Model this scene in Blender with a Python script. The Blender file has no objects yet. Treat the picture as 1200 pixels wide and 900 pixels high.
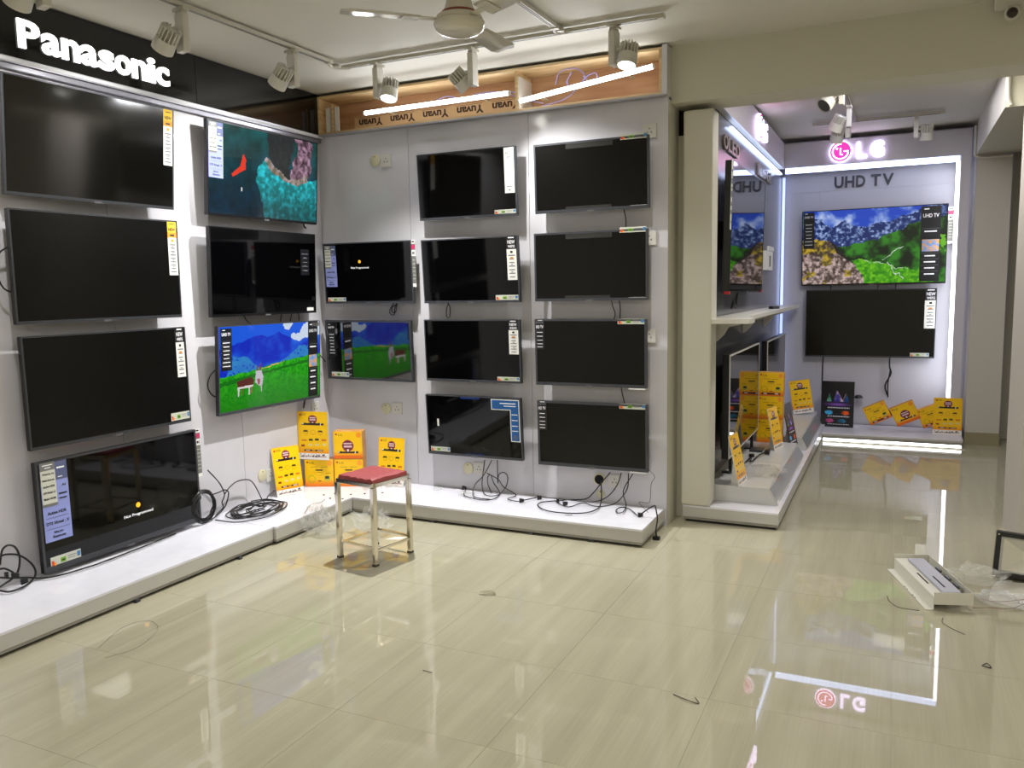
import bpy, bmesh, math, random
import numpy as np
from mathutils import Matrix, Vector
random.seed(7)
S = bpy.context.scene
COL = S.collection
# ---------------------------------------------------------------- camera
yaw, pit, rol = [math.radians(a) for a in (-25.323, 6.593, -1.023)]
cy, sy, cp, sp, cr, sr = math.cos(yaw), math.sin(yaw), math.cos(pit), math.sin(pit), math.cos(rol), math.sin(rol)
fwd = Vector((sy*cp, cy*cp, -sp)); rgt = Vector((cy, -sy, 0)); upv = rgt.cross(fwd)
r2 = rgt*cr + upv*sr; u2 = -rgt*sr + upv*cr
cam = bpy.data.cameras.new('camera'); camo = bpy.data.objects.new('camera', cam); COL.objects.link(camo)
cam.sensor_width = 36; cam.lens = 952.5/1200*36; cam.clip_start = .05
camo.matrix_world = Matrix(((r2.x, u2.x, -fwd.x, 0), (r2.y, u2.y, -fwd.y, 0), (r2.z, u2.z, -fwd.z, 1.5), (0, 0, 0, 1)))
S.camera = camo
# ---------------------------------------------------------------- world, lights, exposure
w = bpy.data.worlds.new('world'); S.world = w; w.use_nodes = True
w.node_tree.nodes['Background'].inputs[0].default_value = (.8, .85, 1, 1)
w.node_tree.nodes['Background'].inputs[1].default_value = .12
S.view_settings.view_transform = 'Standard'; S.view_settings.look = 'None'
S.view_settings.exposure = 0.0; S.view_settings.gamma = 1; S.view_settings.use_curve_mapping = False
EXPO = 1.2
def light(name, kind, loc, energy, color=(1, 1, 1), size=.1, size_y=None, aim=None, angle=120, blend=1):
    l = bpy.data.lights.new(name, kind); l.energy = energy*EXPO; l.color = color
    if kind == 'AREA':
        l.shape = 'RECTANGLE'; l.size = size; l.size_y = size_y or size
    if kind == 'SPOT':
        l.spot_size = math.radians(angle); l.spot_blend = blend; l.shadow_soft_size = size
    if kind == 'POINT': l.shadow_soft_size = size
    o = bpy.data.objects.new(name, l); COL.objects.link(o); o.location = loc
    if aim is not None:
        o.rotation_euler = (Vector(aim)-Vector(loc)).to_track_quat('-Z', 'Y').to_euler()
    return o
WARM = (1, .955, .87); COOL = (.86, .91, 1)
CEIL = 2.93
PANELS = [(-1.5, -1.7), (-.2, -.6), (2.0, -.6), (2.6, 2.4), (-.4, -2.6), (2.4, -2.6), (.1, 5.85)]   # ceiling light panels out of view; the last is added to brighten the bay
for i, (x, y) in enumerate(PANELS):
    light('panel_light', 'AREA', (x, y, CEIL-.05), 22, WARM, .58, .58, aim=(x, y, 0))
# lights under the bulkhead tubes, the LED strips and an added fill of the far bay
light('tube_glow', 'AREA', (-2.87, 4.82, 2.74), 5, (.95, .97, 1), 1.15, .03, aim=(-2.87, 3.9, 2.2))
light('tube_glow', 'AREA', (-1.80, 4.80, 2.72), 5, (.95, .97, 1), .9, .03, aim=(-1.8, 3.9, 2.2))
light('bay_fill_light', 'AREA', (.0, 6.75, 2.9), 11, (.82, .83, 1), .9, 1.2, aim=(.0, 6.75, 0))  # added fill to brighten the bay, no fixture there
light('bay_strip_light', 'AREA', (-.28, 8.64, 2.6), 5, (.66, .76, 1), 1.5, .03, aim=(-.28, 8.86, 2.1))
light('bay_side_light', 'AREA', (.44, 8.64, 1.5), 3.5, (.95, .97, 1), .03, 2.1, aim=(.0, 8.86, 1.5))

# ---------------------------------------------------------------- helpers
def srgb(c):
    return tuple(((v/255)/12.92 if v/255 <= .04045 else ((v/255+.055)/1.055)**2.4) for v in c)
MATS = {}
def M_(name, col=(200, 200, 200), rough=.5, metal=0, emis=None, es=0, spec=.5, coat=0, noise=None, trans=0, ior=1.5, alpha=1, bump=None):
    if name in MATS: return MATS[name]
    m = bpy.data.materials.new(name); m.use_nodes = True; nt = m.node_tree; b = nt.nodes['Principled BSDF']
    c = srgb(col)
    b.inputs['Base Color'].default_value = (*c, 1); b.inputs['Roughness'].default_value = rough
    b.inputs['Metallic'].default_value = metal; b.inputs['Specular IOR Level'].default_value = spec
    b.inputs['Coat Weight'].default_value = coat; b.inputs['Coat Roughness'].default_value = .03
    b.inputs['Transmission Weight'].default_value = trans; b.inputs['IOR'].default_value = ior
    b.inputs['Alpha'].default_value = alpha
    if emis is not None:
        b.inputs['Emission Color'].default_value = (*srgb(emis), 1); b.inputs['Emission Strength'].default_value = es
    if noise:
        scale, c2, stretch, lo, hi = noise
        tc = nt.nodes.new('ShaderNodeTexCoord'); mp = nt.nodes.new('ShaderNodeMapping'); mp.inputs['Scale'].default_value = stretch
        n = nt.nodes.new('ShaderNodeTexNoise'); n.inputs['Scale'].default_value = scale; n.inputs['Detail'].default_value = 6
        r = nt.nodes.new('ShaderNodeMapRange'); r.inputs[1].default_value = lo; r.inputs[2].default_value = hi
        mx = nt.nodes.new('ShaderNodeMix'); mx.data_type = 'RGBA'; mx.inputs[6].default_value = (*c, 1); mx.inputs[7].default_value = (*srgb(c2), 1)
        g = nt.nodes.new('ShaderNodeNewGeometry')
        nt.links.new(g.outputs['Position'], mp.inputs[0]); nt.links.new(mp.outputs[0], n.inputs[0]); nt.links.new(n.outputs[0], r.inputs[0])
        nt.links.new(r.outputs[0], mx.inputs[0]); nt.links.new(mx.outputs[2], b.inputs['Base Color'])
    if bump:
        n = nt.nodes.new('ShaderNodeTexNoise'); n.inputs['Scale'].default_value = bump[0]
        g = nt.nodes.new('ShaderNodeNewGeometry'); bp = nt.nodes.new('ShaderNodeBump'); bp.inputs['Strength'].default_value = bump[1]; bp.inputs['Distance'].default_value = .01
        nt.links.new(g.outputs['Position'], n.inputs[0]); nt.links.new(n.outputs[0], bp.inputs['Height']); nt.links.new(bp.outputs[0], b.inputs['Normal'])
    MATS[name] = m; return m
def attr_mat(name, emit=0, rough=.4):
    if name in MATS: return MATS[name]
    m = bpy.data.materials.new(name); m.use_nodes = True; nt = m.node_tree; b = nt.nodes['Principled BSDF']
    a = nt.nodes.new('ShaderNodeAttribute'); a.attribute_name = 'Col'
    if emit:
        b.inputs['Base Color'].default_value = (.005, .005, .005, 1)
        nt.links.new(a.outputs['Color'], b.inputs['Emission Color']); b.inputs['Emission Strength'].default_value = emit
    else: nt.links.new(a.outputs['Color'], b.inputs['Base Color'])
    b.inputs['Roughness'].default_value = rough
    MATS[name] = m; return m

class G:
    def __init__(s): s.V = []; s.F = []; s.I = []
    def add(s, vs, fs, mi=0):
        k = len(s.V); s.V += [tuple(v) for v in vs]; s.F += [tuple(i+k for i in f) for f in fs]; s.I += [mi]*len(fs); return s
    def box(s, x0, x1, y0, y1, z0, z1, mi=0, M=None):
        vs = [Vector(p) for p in ((x0, y0, z0), (x1, y0, z0), (x1, y1, z0), (x0, y1, z0), (x0, y0, z1), (x1, y0, z1), (x1, y1, z1), (x0, y1, z1))]
        if M: vs = [M @ v for v in vs]
        return s.add(vs, [(0, 3, 2, 1), (4, 5, 6, 7), (0, 1, 5, 4), (1, 2, 6, 5), (2, 3, 7, 6), (3, 0, 4, 7)], mi)
    def prism(s, poly, a0, a1, axis='z', mi=0):
        f = {'z': lambda p, a: (p[0], p[1], a), 'y': lambda p, a: (p[0], a, p[1]), 'x': lambda p, a: (a, p[0], p[1])}[axis]
        n = len(poly); vs = [f(p, a0) for p in poly]+[f(p, a1) for p in poly]
        return s.add(vs, [tuple(range(n))[::-1], tuple(range(n, 2*n))]+[(i, (i+1) % n, n+(i+1) % n, n+i) for i in range(n)], mi)
    def lathe(s, prof, n=24, M=None, mi=0):
        vs = []; fs = []
        for r, z in prof:
            for k in range(n):
                a = 2*math.pi*k/n; v = Vector((r*math.cos(a), r*math.sin(a), z)); vs.append(M @ v if M else v)
        for j in range(len(prof)-1):
            for k in range(n): fs.append((j*n+k, j*n+(k+1) % n, (j+1)*n+(k+1) % n, (j+1)*n+k))
        fs.append(tuple(range(n))[::-1]); fs.append(tuple((len(prof)-1)*n+k for k in range(n)))
        return s.add(vs, fs, mi)
    def tube(s, pts, r, n=6, mi=0, smooth=4):
        P = [Vector(p) for p in pts]
        if smooth and len(P) > 2:
            Q = [P[0]*2-P[1]]+P+[P[-1]*2-P[-2]]; out = []
            for i in range(1, len(Q)-2):
                a, b, c, d = Q[i-1:i+3]
                for k in range(smooth):
                    t = k/smooth; out.append(.5*((2*b)+(c-a)*t+(2*a-5*b+4*c-d)*t*t+(3*b-a-3*c+d)*t**3))
            out.append(P[-1]); P = out
        vs = []; fs = []; prev = None
        for i, p in enumerate(P):
            t = (P[min(i+1, len(P)-1)]-P[max(i-1, 0)])
            if t.length < 1e-9: t = Vector((0, 0, 1))
            t.normalize()
            a = prev if prev is not None else (Vector((0, 0, 1)) if abs(t.z) < .9 else Vector((1, 0, 0)))
            a = (a-t*a.dot(t)); a.normalize(); b = t.cross(a); prev = a
            for k in range(n):
                an = 2*math.pi*k/n; vs.append(p+a*r*math.cos(an)+b*r*math.sin(an))
        for i in range(len(P)-1):
            for k in range(n): fs.append((i*n+k, i*n+(k+1) % n, (i+1)*n+(k+1) % n, (i+1)*n+k))
        fs.append(tuple(range(n))[::-1]); fs.append(tuple((len(P)-1)*n+k for k in range(n)))
        return s.add(vs, fs, mi)
def mk(name, g, mats, parent=None, M=None, smooth=False, bevel=0, me=None, keep=False):
    if me is None:
        me = bpy.data.meshes.new(name)
        off = Vector((0, 0, 0))
        if parent is None and M is None and not keep:
            xs = [v[0] for v in g.V]; ys = [v[1] for v in g.V]; zs = [v[2] for v in g.V]
            off = Vector(((min(xs)+max(xs))/2, (min(ys)+max(ys))/2, min(zs)))
        me.from_pydata([tuple(Vector(v)-off) for v in g.V], [], g.F)
        me.polygons.foreach_set('material_index', g.I)
        if not isinstance(mats, (list, tuple)): mats = [mats]
        for m in mats: me.materials.append(m)
        bm = bmesh.new(); bm.from_mesh(me); bmesh.ops.recalc_face_normals(bm, faces=bm.faces); bm.to_mesh(me); bm.free()
        if smooth:
            me.polygons.foreach_set('use_smooth', [True]*len(me.polygons)); me.set_sharp_from_angle(angle=math.radians(40))
        o = bpy.data.objects.new(name, me); o.location = off
    else: o = bpy.data.objects.new(name, me)
    COL.objects.link(o)
    if parent: o.parent = parent
    if M is not None: o.matrix_local = M
    if bevel:
        b = o.modifiers.new('bevel', 'BEVEL'); b.width = bevel; b.segments = 2; b.limit_method = 'ANGLE'
    return o
def tag(o, label, cat, group=None):
    o['label'] = label; o['category'] = cat
    if group: o['group'] = group
    return o
def lab(o, label): o['label'] = label; return o
def thing(name, label, cat, M=None, group=None):
    o = bpy.data.objects.new(name, None); COL.objects.link(o); o.empty_display_size = .05
    if M is not None: o.matrix_world = M
    return tag(o, label, cat, group)
def T(x, y, z, rz=0): return Matrix.Translation((x, y, z)) @ Matrix.Rotation(rz, 4, 'Z')
def struct(o): o['kind'] = 'structure'; return o
_tc = {}
def text_geo(body, w_=None, h=None, depth=.002, bold=0, shear=0):
    """flat glyph outlines in the x-z plane facing -y, bbox lower-left at 0, fitted to w_ x h"""
    key = (body, bold, shear)
    if key not in _tc:
        c = bpy.data.curves.new('t', 'FONT'); c.body = body; c.size = 1; c.offset = bold; c.resolution_u = 3; c.shear = shear; c.fill_mode = 'BOTH'
        c.extrude = .5
        o = bpy.data.objects.new('t', c); me = bpy.data.meshes.new_from_object(o)
        vs = np.array([v.co[:] for v in me.vertices]); fs = [tuple(p.vertices) for p in me.polygons]
        bpy.data.objects.remove(o); bpy.data.curves.remove(c); bpy.data.meshes.remove(me)
        _tc[key] = (vs, fs)
    vs, fs = _tc[key]; v = vs.copy(); mn = v.min(0); mx = v.max(0); ex = mx-mn
    kz = (h/ex[1]) if h else (w_/ex[0]); kx = (w_/ex[0]) if w_ else kz
    return [((p[0]-mn[0])*kx, -(p[2]+.5)*depth, (p[1]-mn[1])*kz) for p in v], fs, ex[0]*kx, ex[1]*kz
def add_text(g, body, x, z, w_=None, h=None, y=0, depth=.0006, bold=0, mi=0, flip=False):
    vs, fs, ww, hh = text_geo(body, w_, h, depth, bold)
    if flip: vs = [(ww-a, b, hh-c) for a, b, c in vs]
    g.add([(a+x, b+y, c+z) for a, b, c in vs], fs, mi); return ww
def grid_mesh(name, img, W, H, mat):
    """img [rows, cols, 3] sRGB 0-255 painted on a subdivided sheet, rows from the top; sheet in x-z plane facing -y, origin lower-left"""
    r, c = img.shape[:2]
    me = bpy.data.meshes.new(name)
    xs = np.linspace(0, W, c+1); zs = np.linspace(H, 0, r+1)
    V = np.zeros(((r+1)*(c+1), 3)); V[:, 0] = np.tile(xs, r+1); V[:, 2] = np.repeat(zs, c+1)
    i = np.arange(r)[:, None]*(c+1)+np.arange(c)[None, :]
    F = np.stack([i, i+c+1, i+c+2, i+1], -1).reshape(-1, 4)
    me.vertices.add(len(V)); me.vertices.foreach_set('co', V.ravel())
    me.loops.add(F.size); me.loops.foreach_set('vertex_index', F.ravel().astype(np.int32))
    me.polygons.add(len(F)); me.polygons.foreach_set('loop_start', np.arange(0, F.size, 4, dtype=np.int32))
    me.update(calc_edges=True); me.validate()
    a = me.color_attributes.new('Col', 'FLOAT_COLOR', 'CORNER')
    v = np.clip(img, 0, 255)/255.; lin = np.where(v <= .04045, v/12.92, ((v+.055)/1.055)**2.4)
    rgba = np.ones((r*c, 4, 4), np.float32); rgba[:, :, :3] = lin.reshape(-1, 1, 3)
    a.data.foreach_set('color', rgba.ravel()); me.materials.append(mat); return me
# painting helpers for prints and screens
def vnoise(r, c, fr, fc, seed):
    rs = np.random.RandomState(seed); g = rs.rand(fr+2, fc+2)
    y = np.linspace(0, fr, r); x = np.linspace(0, fc, c); yi = y.astype(int); xi = x.astype(int)
    fy = (y-yi)[:, None]; fx = (x-xi)[None, :]; fy = fy*fy*(3-2*fy); fx = fx*fx*(3-2*fx)
    a = g[yi][:, xi]; b = g[yi][:, xi+1]; d = g[yi+1][:, xi]; e = g[yi+1][:, xi+1]
    return (a*(1-fx)+b*fx)*(1-fy)+(d*(1-fx)+e*fx)*fy
def fbm(r, c, f, seed, o=4):
    t = 0; s = 0
    for k in range(o): t = t+vnoise(r, c, f*2**k, int(f*2**k*c/r), seed+k)*.5**k; s += .5**k
    return t/s
def mixc(a, b, t): return np.array(a, float)*(1-t[..., None])+np.array(b, float)*t[..., None]
WARP = [0]
def polymask(r, c, pts):
    y, x = np.mgrid[0:r, 0:c]; x = (x+.5)/c; y = (y+.5)/r
    if WARP[0]: x = x+WARP[0]*(fbm(r, c, 14, 91, 3)-.5); y = y+WARP[0]*1.5*(fbm(r, c, 14, 191, 3)-.5)
    pts = [(-.2 if a <= 0 else 1.2 if a >= 1 else a, -.2 if b <= 0 else 1.2 if b >= 1 else b) for a, b in pts]; m = np.zeros((r, c), bool); n = len(pts)
    for i in range(n):
        x1, y1 = pts[i]; x2, y2 = pts[(i+1) % n]
        cnd = ((y1 > y) != (y2 > y)); xx = (x2-x1)*(y-y1)/((y2-y1) or 1e-9)+x1; m ^= cnd & (x < xx)
    return m
# ---------------------------------------------------------------- materials
lam = M_('white_laminate', (208, 207, 213), .1, noise=(3, (200, 199, 206), (1, 1, .3), .3, .7))
lamtop = M_('platform_top_laminate', (232, 232, 242), .12, noise=(8, (222, 222, 233), (1, 1, 1), .45, .75))
lamfront = M_('platform_front_shaded', (190, 188, 184), .3)  # greyer than the top: the weaker light on the fronts is in the colour
cream = M_('cream_paint', (208, 205, 192), .5)
ceilm = M_('ceiling_paint', (206, 202, 190), .7)
beamm = M_('beam_paint', (200, 197, 181), .65)
baym = M_('bay_white_laminate', (205, 202, 212), .3)
baywall = M_('bay_wall_laminate', (198, 197, 210), .35)
greylam = M_('grey_gloss_laminate', (112, 112, 120), .2, noise=(6, (92, 92, 100), (3, 3, .25), .3, .7))
blackgloss = M_('black_gloss_board', (8, 8, 9), .07, spec=.6)
blackpl = M_('black_plastic', (14, 14, 15), .35)
greypl = M_('dark_grey_plastic', (58, 60, 66), .35)
screen = M_('screen_glass', (2, 2, 3), .05, spec=.45, ior=1.45)
screenm = M_('screen_matte', (11, 11, 10), .2, spec=.35)
mirror = M_('screen_mirror', (6, 6, 7), .03, spec=1, ior=1.9)
screenp = M_('screen_very_glossy', (3, 3, 4), .05, spec=1, ior=2.1)
silver = M_('silver_trim', (215, 213, 206), .35, metal=.35)
alu = M_('aluminium', (176, 176, 182), .4, metal=.6)
chrome = M_('stainless_steel', (232, 226, 212), .12, metal=1)
whitepl = M_('white_plastic', (205, 202, 192), .4)
offwhite = M_('off_white_plastic', (192, 188, 174), .45)
cablem = M_('black_cable', (16, 16, 17), .4)
paperw = M_('white_paper', (225, 225, 220), .6)
ink = M_('black_ink', (20, 20, 22), .5)
inkw = M_('white_ink', (235, 235, 240), .5)
inkg = M_('grey_ink', (120, 122, 128), .6)
blkst = M_('black_sticker', (22, 23, 28), .35)
lavst = M_('lavender_sticker', (138, 148, 208), .5)
navst = M_('slate_sticker', (84, 92, 128), .45)
gryst = M_('grey_sticker', (112, 113, 108), .5)
crmst = M_('cream_sticker', (196, 198, 186), .5)
yelst = M_('yellow_sticker', (236, 190, 30), .5); orgst = M_('orange_sticker', (240, 150, 20), .5)
redst = M_('red_sticker', (205, 70, 40), .5); grnst = M_('green_sticker', (110, 165, 40), .5); blust = M_('blue_sticker', (70, 120, 170), .5)
bluL = M_('bright_blue_sticker', (16, 84, 150), .35); magst = M_('magenta_sticker', (180, 40, 90), .5)
tape = M_('clear_tape', (70, 70, 68), .25, alpha=.45)
bluetape = M_('blue_film', (20, 50, 130), .25, alpha=.7)
tubem = M_('tube_lit', (255, 255, 255), .4, emis=(240, 246, 255), es=13)
lensm = M_('spot_lens_lit', (255, 255, 255), .4, emis=(255, 252, 244), es=9)
lensoff = M_('spot_lens_dark', (90, 90, 88), .2)
lettm = M_('letter_lit', (255, 255, 255), .4, emis=(255, 255, 255), es=1.5)
lgw = M_('logo_white_lit', (255, 255, 255), .4, emis=(232, 214, 255), es=5)
lgp = M_('logo_pink_lit', (220, 40, 120), .4, emis=(240, 40, 130), es=2)
stripb = M_('led_strip_blue_white', (255, 255, 255), .4, emis=(190, 208, 255), es=4)
stripw = M_('led_strip_white', (255, 255, 255), .4, emis=(248, 248, 255), es=5)
panelm = M_('panel_lit', (255, 255, 255), .4, emis=(255, 246, 226), es=3)
dark = M_('dark_void', (5, 5, 5), .9)
wood = M_('plywood', (196, 156, 118), .6, noise=(5, (172, 128, 92), (.6, 1, 5), .3, .7))
woodl = M_('pale_batten', (222, 196, 152), .6, noise=(7, (192, 160, 112), (.5, 2, 6), .35, .7))
kraft = M_('kraft_sheet', (206, 176, 134), .7)
brownink = M_('brown_print', (66, 46, 34), .7)
maroon = M_('maroon_vinyl', (152, 66, 68), .5, bump=(60, .25))
film = M_('clear_film', (235, 238, 240), .08, alpha=.12, spec=1)
filmc = M_('crumpled_film', (235, 236, 232), .04, alpha=.13, spec=1)
# glossy streaked vitrified tile
def tile_mat():
    m = bpy.data.materials.new('vitrified_tile'); m.use_nodes = True; nt = m.node_tree; b = nt.nodes['Principled BSDF']; N = nt.nodes; K = nt.links
    g = N.new('ShaderNodeNewGeometry'); oi = N.new('ShaderNodeObjectInfo')
    def noise(scale, st, det):
        mp = N.new('ShaderNodeMapping'); mp.inputs['Scale'].default_value = st; K.new(g.outputs['Position'], mp.inputs[0])
        add = N.new('ShaderNodeVectorMath'); add.operation = 'ADD'; K.new(mp.outputs[0], add.inputs[0])
        cm = N.new('ShaderNodeVectorMath'); cm.operation = 'SCALE'; cm.inputs['Scale'].default_value = 3
        cx = N.new('ShaderNodeCombineXYZ'); K.new(oi.outputs['Random'], cx.inputs[0]); K.new(cx.outputs[0], cm.inputs[0]); K.new(cm.outputs[0], add.inputs[1])
        n = N.new('ShaderNodeTexNoise'); n.inputs['Scale'].default_value = scale; n.inputs['Detail'].default_value = det; K.new(add.outputs[0], n.inputs[0]); return n
    n1 = noise(1.0, (11, .7, 1), 3); n2 = noise(1.0, (140, 2.6, 1), 4)
    r = N.new('ShaderNodeValToRGB'); r.color_ramp.elements[0].position = .3; r.color_ramp.elements[1].position = .72
    r.color_ramp.elements[0].color = (*srgb((166, 161, 139)), 1); r.color_ramp.elements[1].color = (*srgb((184, 179, 156)), 1)
    a = N.new('ShaderNodeMath'); a.operation = 'MULTIPLY_ADD'; a.inputs[1].default_value = .35; K.new(n2.outputs[0], a.inputs[0])
    s2 = N.new('ShaderNodeMath'); s2.operation = 'MULTIPLY'; s2.inputs[1].default_value = .65; K.new(n1.outputs[0], s2.inputs[0]); K.new(s2.outputs[0], a.inputs[2])
    K.new(a.outputs[0], r.inputs[0]); K.new(r.outputs[0], b.inputs['Base Color'])
    b.inputs['Roughness'].default_value = .012; b.inputs['Specular IOR Level'].default_value = .5; b.inputs['IOR'].default_value = 1.6
    return m
tilem = tile_mat()
# ---------------------------------------------------------------- setting
X0, X1, Y0, Y1 = -3.98, 4.2, -4.2, 9.6
g = G(); g.box(X0, X1, Y0, Y1, -.1, -.0016)
floor = struct(mk('floor', g, M_('floor_base', (138, 132, 112), .3), keep=True))
TS = .605; tme = None
for i in range(-2, 8):
    for j in range(-3, 14):
        x = -2.39+i*TS; y = 2.245+j*TS
        if y < 1.0 or y > 9 or x > 1.7: continue
        if tme is None:
            g = G(); g.box(.0006, TS-.0006, .0006, TS-.0006, -.012, 0); o = mk('tile', g, tilem, floor, Matrix.Translation((x, y, 0))); tme = o.data
        else: mk('tile', None, None, floor, Matrix.Translation((x, y, 0)), me=tme)
g = G(); g.box(X0, X1, Y0, -.001+1.035, -.0055, 0); mk('tile_field', g, tilem, floor)
g = G(); g.box(X0, X1, Y0, 5.3, CEIL, CEIL+.1); g.box(X0, X1, 5.3, Y1, 2.93, 3.03)
struct(mk('ceiling', g, ceilm, keep=True))
g = G(); g.box(X0, -3.9, Y0, 5.25, 0, CEIL); wl = struct(mk('wall_left', g, lam, keep=True))
for k in range(5):
    g = G(); y1 = 4.94-.912*k; g.box(-3.9, -3.88, y1-.909, y1, .0, 2.64); mk('panel', g, lam, wl)
g = G(); g.box(-3.9, -1.29, 5.14, 5.25, 0, CEIL); wb = struct(mk('wall_back', g, cream, keep=True))
for a, b in ((-3.88, -3.104), (-3.101, -2.191), (-2.188, -1.272)):
    g = G(); g.box(a, b, 4.94, 4.96, 0, 2.635); mk('panel', g, lam, wb)
g = G(); g.box(-1.29, -1.272, 4.961, 5.2, 0, 2.62); mk('panel', g, cream, wb)
# filler panel and black sheet for the shade of the recess next to the column
g = G(); g.box(-1.272, -1.215, 5.195, 5.22, 0, 2.44); struct(mk('trim_1', g, cream, keep=True))
g = G(); g.box(-1.30, -1.215, 5.24, 5.26, 2.3, 2.75); struct(mk('recess_shade', g, dark, keep=True))
g = G(); g.box(X0, X1, Y0-.1, Y0, 0, CEIL); struct(mk('wall_rear', g, cream, keep=True))
g = G(); g.box(X1, X1+.1, Y0, Y1, 0, CEIL); struct(mk('wall_right', g, cream, keep=True))
# beam across the room, low beam and column on the right of the bay, skirting
g = G(); g.box(-1.27, X1, 5.0, 5.29, 2.6, CEIL); struct(mk('trim_3', g, beamm, keep=True))
g = G(); g.box(.6, 2.4, 6.35, 8.55, 2.63, CEIL); struct(mk('trim_4', g, beamm, keep=True))
g = G(); g.box(.92, 2.4, 5.29, 6.35, 2.56, CEIL); struct(mk('trim_5', g, beamm, keep=True))
g = G(); g.box(.61, .885, 8.53, 9.2, .115, 2.63); g.box(.89, 1.05, 8.95, 9.2, .0, 2.63); struct(mk('wall_far_right', g, M_('pale_column_paint', (196, 192, 182), .5), keep=True))
g = G(); g.box(.607, .89, 8.52, 8.53, 0, .115); g.box(.885, .892, 8.53, 8.95, 0, .115); struct(mk('baseboard_right', g, M_('skirting_tile', (150, 142, 112), .15), keep=True))
g = G(); g.box(X0, X1, 9.5, 9.6, 0, CEIL); struct(mk('wall_far', g, cream, keep=True))
g = G(); g.box(1.05, 1.08, 8.9, 9.2, 0, 2.6); struct(mk('gap_shade', g, dark, keep=True))  # black strip standing for the shade in the gap beside the far wall
# near pillar on the right edge
g = G(); g.prism([(.631, 5.66), (.692, 5.516), (1.6, 5.42), (1.6, 5.9), (.66, 5.9)], 0, 2.6); struct(mk('wall_pillar', g, M_('pillar_paint', (205, 200, 196), .5), keep=True))
# column panel at the mouth of the bay
g = G(); g.box(-1.213, -1.032, 5.07, 5.24, .112, 2.565)
cpn = mk('column_panel', g, cream, bevel=.012); tag(cpn, 'tall cream column panel standing at the mouth of the far display bay', 'column')
g = G(); g.box(-1.232, -1.2135, 5.09, 5.2, .112, 2.55); mk('side_strip', g, cream, cpn, cpn.matrix_world.inverted() @ Matrix.Translation(-cpn.location)) if False else None
# ---------------------------------------------------------------- platforms
def platform(x0, x1, y0, y1, z0, z1, label, group=None, feet=(), mat=lamtop, top=.012, recess=.03):
    t = thing('display_platform', label, 'platform', T((x0+x1)/2, (y0+y1)/2, 0), group)
    cx, cy_ = (x0+x1)/2, (y0+y1)/2
    g = G(); g.box(x0-cx, x1-cx, y0-cy_, y1-cy_, z1-top, z1); mk('deck', g, mat, t)
    g = G(); g.box(x0-cx+.001, x1-cx-.001, y0-cy_+.001, y1-cy_-.001, z0+.016, z1-top); mk('body', g, lamfront, t)
    g = G(); g.box(x0-cx+.004, x1-cx-.004, y0-cy_+.004, y1-cy_-.004, z0, z0+.014); mk('base_lip', g, M_('grey_lip', (150, 147, 140), .4), t)
    g = G(); g.box(x0-cx+recess, x1-cx-recess, y0-cy_+recess, y1-cy_-recess, 0, z0); mk('plinth', g, blackpl, t)
    for fx, fy in feet:
        g = G(); g.box(fx-cx-.02, fx-cx+.02, fy-cy_-.012, fy-cy_+.012, 0, z0); mk('foot', g, greypl, t)
    return t
platform(-3.878, -3.35, 1.3, 3.682, .016, .11, 'long white display platform along the left wall under the televisions', 'white display platforms', [(-3.36, 2.7), (-3.36, 3.4)])
platform(-3.878, -3.33, 3.686, 4.938, .016, .11, 'white corner platform carrying the yellow cartons', 'white display platforms')
platform(-3.326, -1.287, 4.442, 4.938, .016, .11, 'white display platform under the back wall televisions with loose cables', 'white display platforms', [(-2.0, 4.455), (-1.6, 4.455), (-2.7, 4.455)])
platform(-.61, .58, 8.22, 8.82, .045, .09, 'low white platform lit from below at the back of the far bay', 'platforms of the far bay', recess=.1)
platform(-1.203, -.612, 5.08, 8.82, .018, .11, 'white bay platform running along the dark side wall', 'platforms of the far bay', recess=.02)
# ---------------------------------------------------------------- black signboard with lit letters
sb = thing('signboard', 'glossy black signboard above the left wall with lit white Panasonic letters', 'sign', T(-3.84, 3.0, 2.64, 0))
IR = Matrix.Rotation(math.pi/2, 4, 'Z')   # wall facing +x: local x -> world +y, local -y -> world +x
g = G(); g.box(-.04, 0, -1.9, .763, 0, .285); mk('board', g, blackgloss, sb)
g = G(); g.box(-.04, 0, .767, 1.935, 0, .285); mk('board', g, blackgloss, sb)
xs0, xs1 = 2.663, 3.566
ws = []
for ch in 'Panasonic':
    vs, fs, ww, hh = text_geo(ch, None, None if False else .1, .02, .03); ws.append((ch, ww))
caps = {'P': (.128, 0), 'i': (.128, 0)}
# glyph heights: capital and i dot .128, small letters .098 ; widths shared out over the sign's length
prop = {'P': 1.12, 'a': 1.0, 'n': .98, 's': .92, 'o': 1.0, 'i': .5, 'c': .93}
tot = sum(prop[c] for c in 'Panasonic'); x = xs0
for ch in 'Panasonic':
    wv = (xs1-xs0)*prop[ch]/tot*.93; h = .135 if ch in 'Pi' else .104
    vs, fs, ww, hh = text_geo(ch, wv, h, .012, .028)
    g = G(); g.add(vs, fs); mk('letter', g, lettm, sb, Matrix.Translation((.0, x-3.0, .055)) @ IR); x += (xs1-xs0)*prop[ch]/tot
# light ledge under the signboard
lt = thing('light_ledge', 'aluminium ledge with a pale diffuser strip under the black signboard', 'ledge', T(-3.84, 3.1, 2.6))
g = G(); g.box(-.04, .012, -2, 1.838, .012, .04); mk('profile', g, alu, lt)
g = G(); g.box(.012, .016, -2, 1.835, .018, .034); mk('diffuser', g, M_('pale_diffuser', (205, 205, 208), .4), lt)
g = G(); g.box(-.04, -.004, -2, 1.838, -.012, .01); mk('lower_trim', g, M_('grey_trim', (150, 150, 158), .3, metal=.6), lt)
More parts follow.
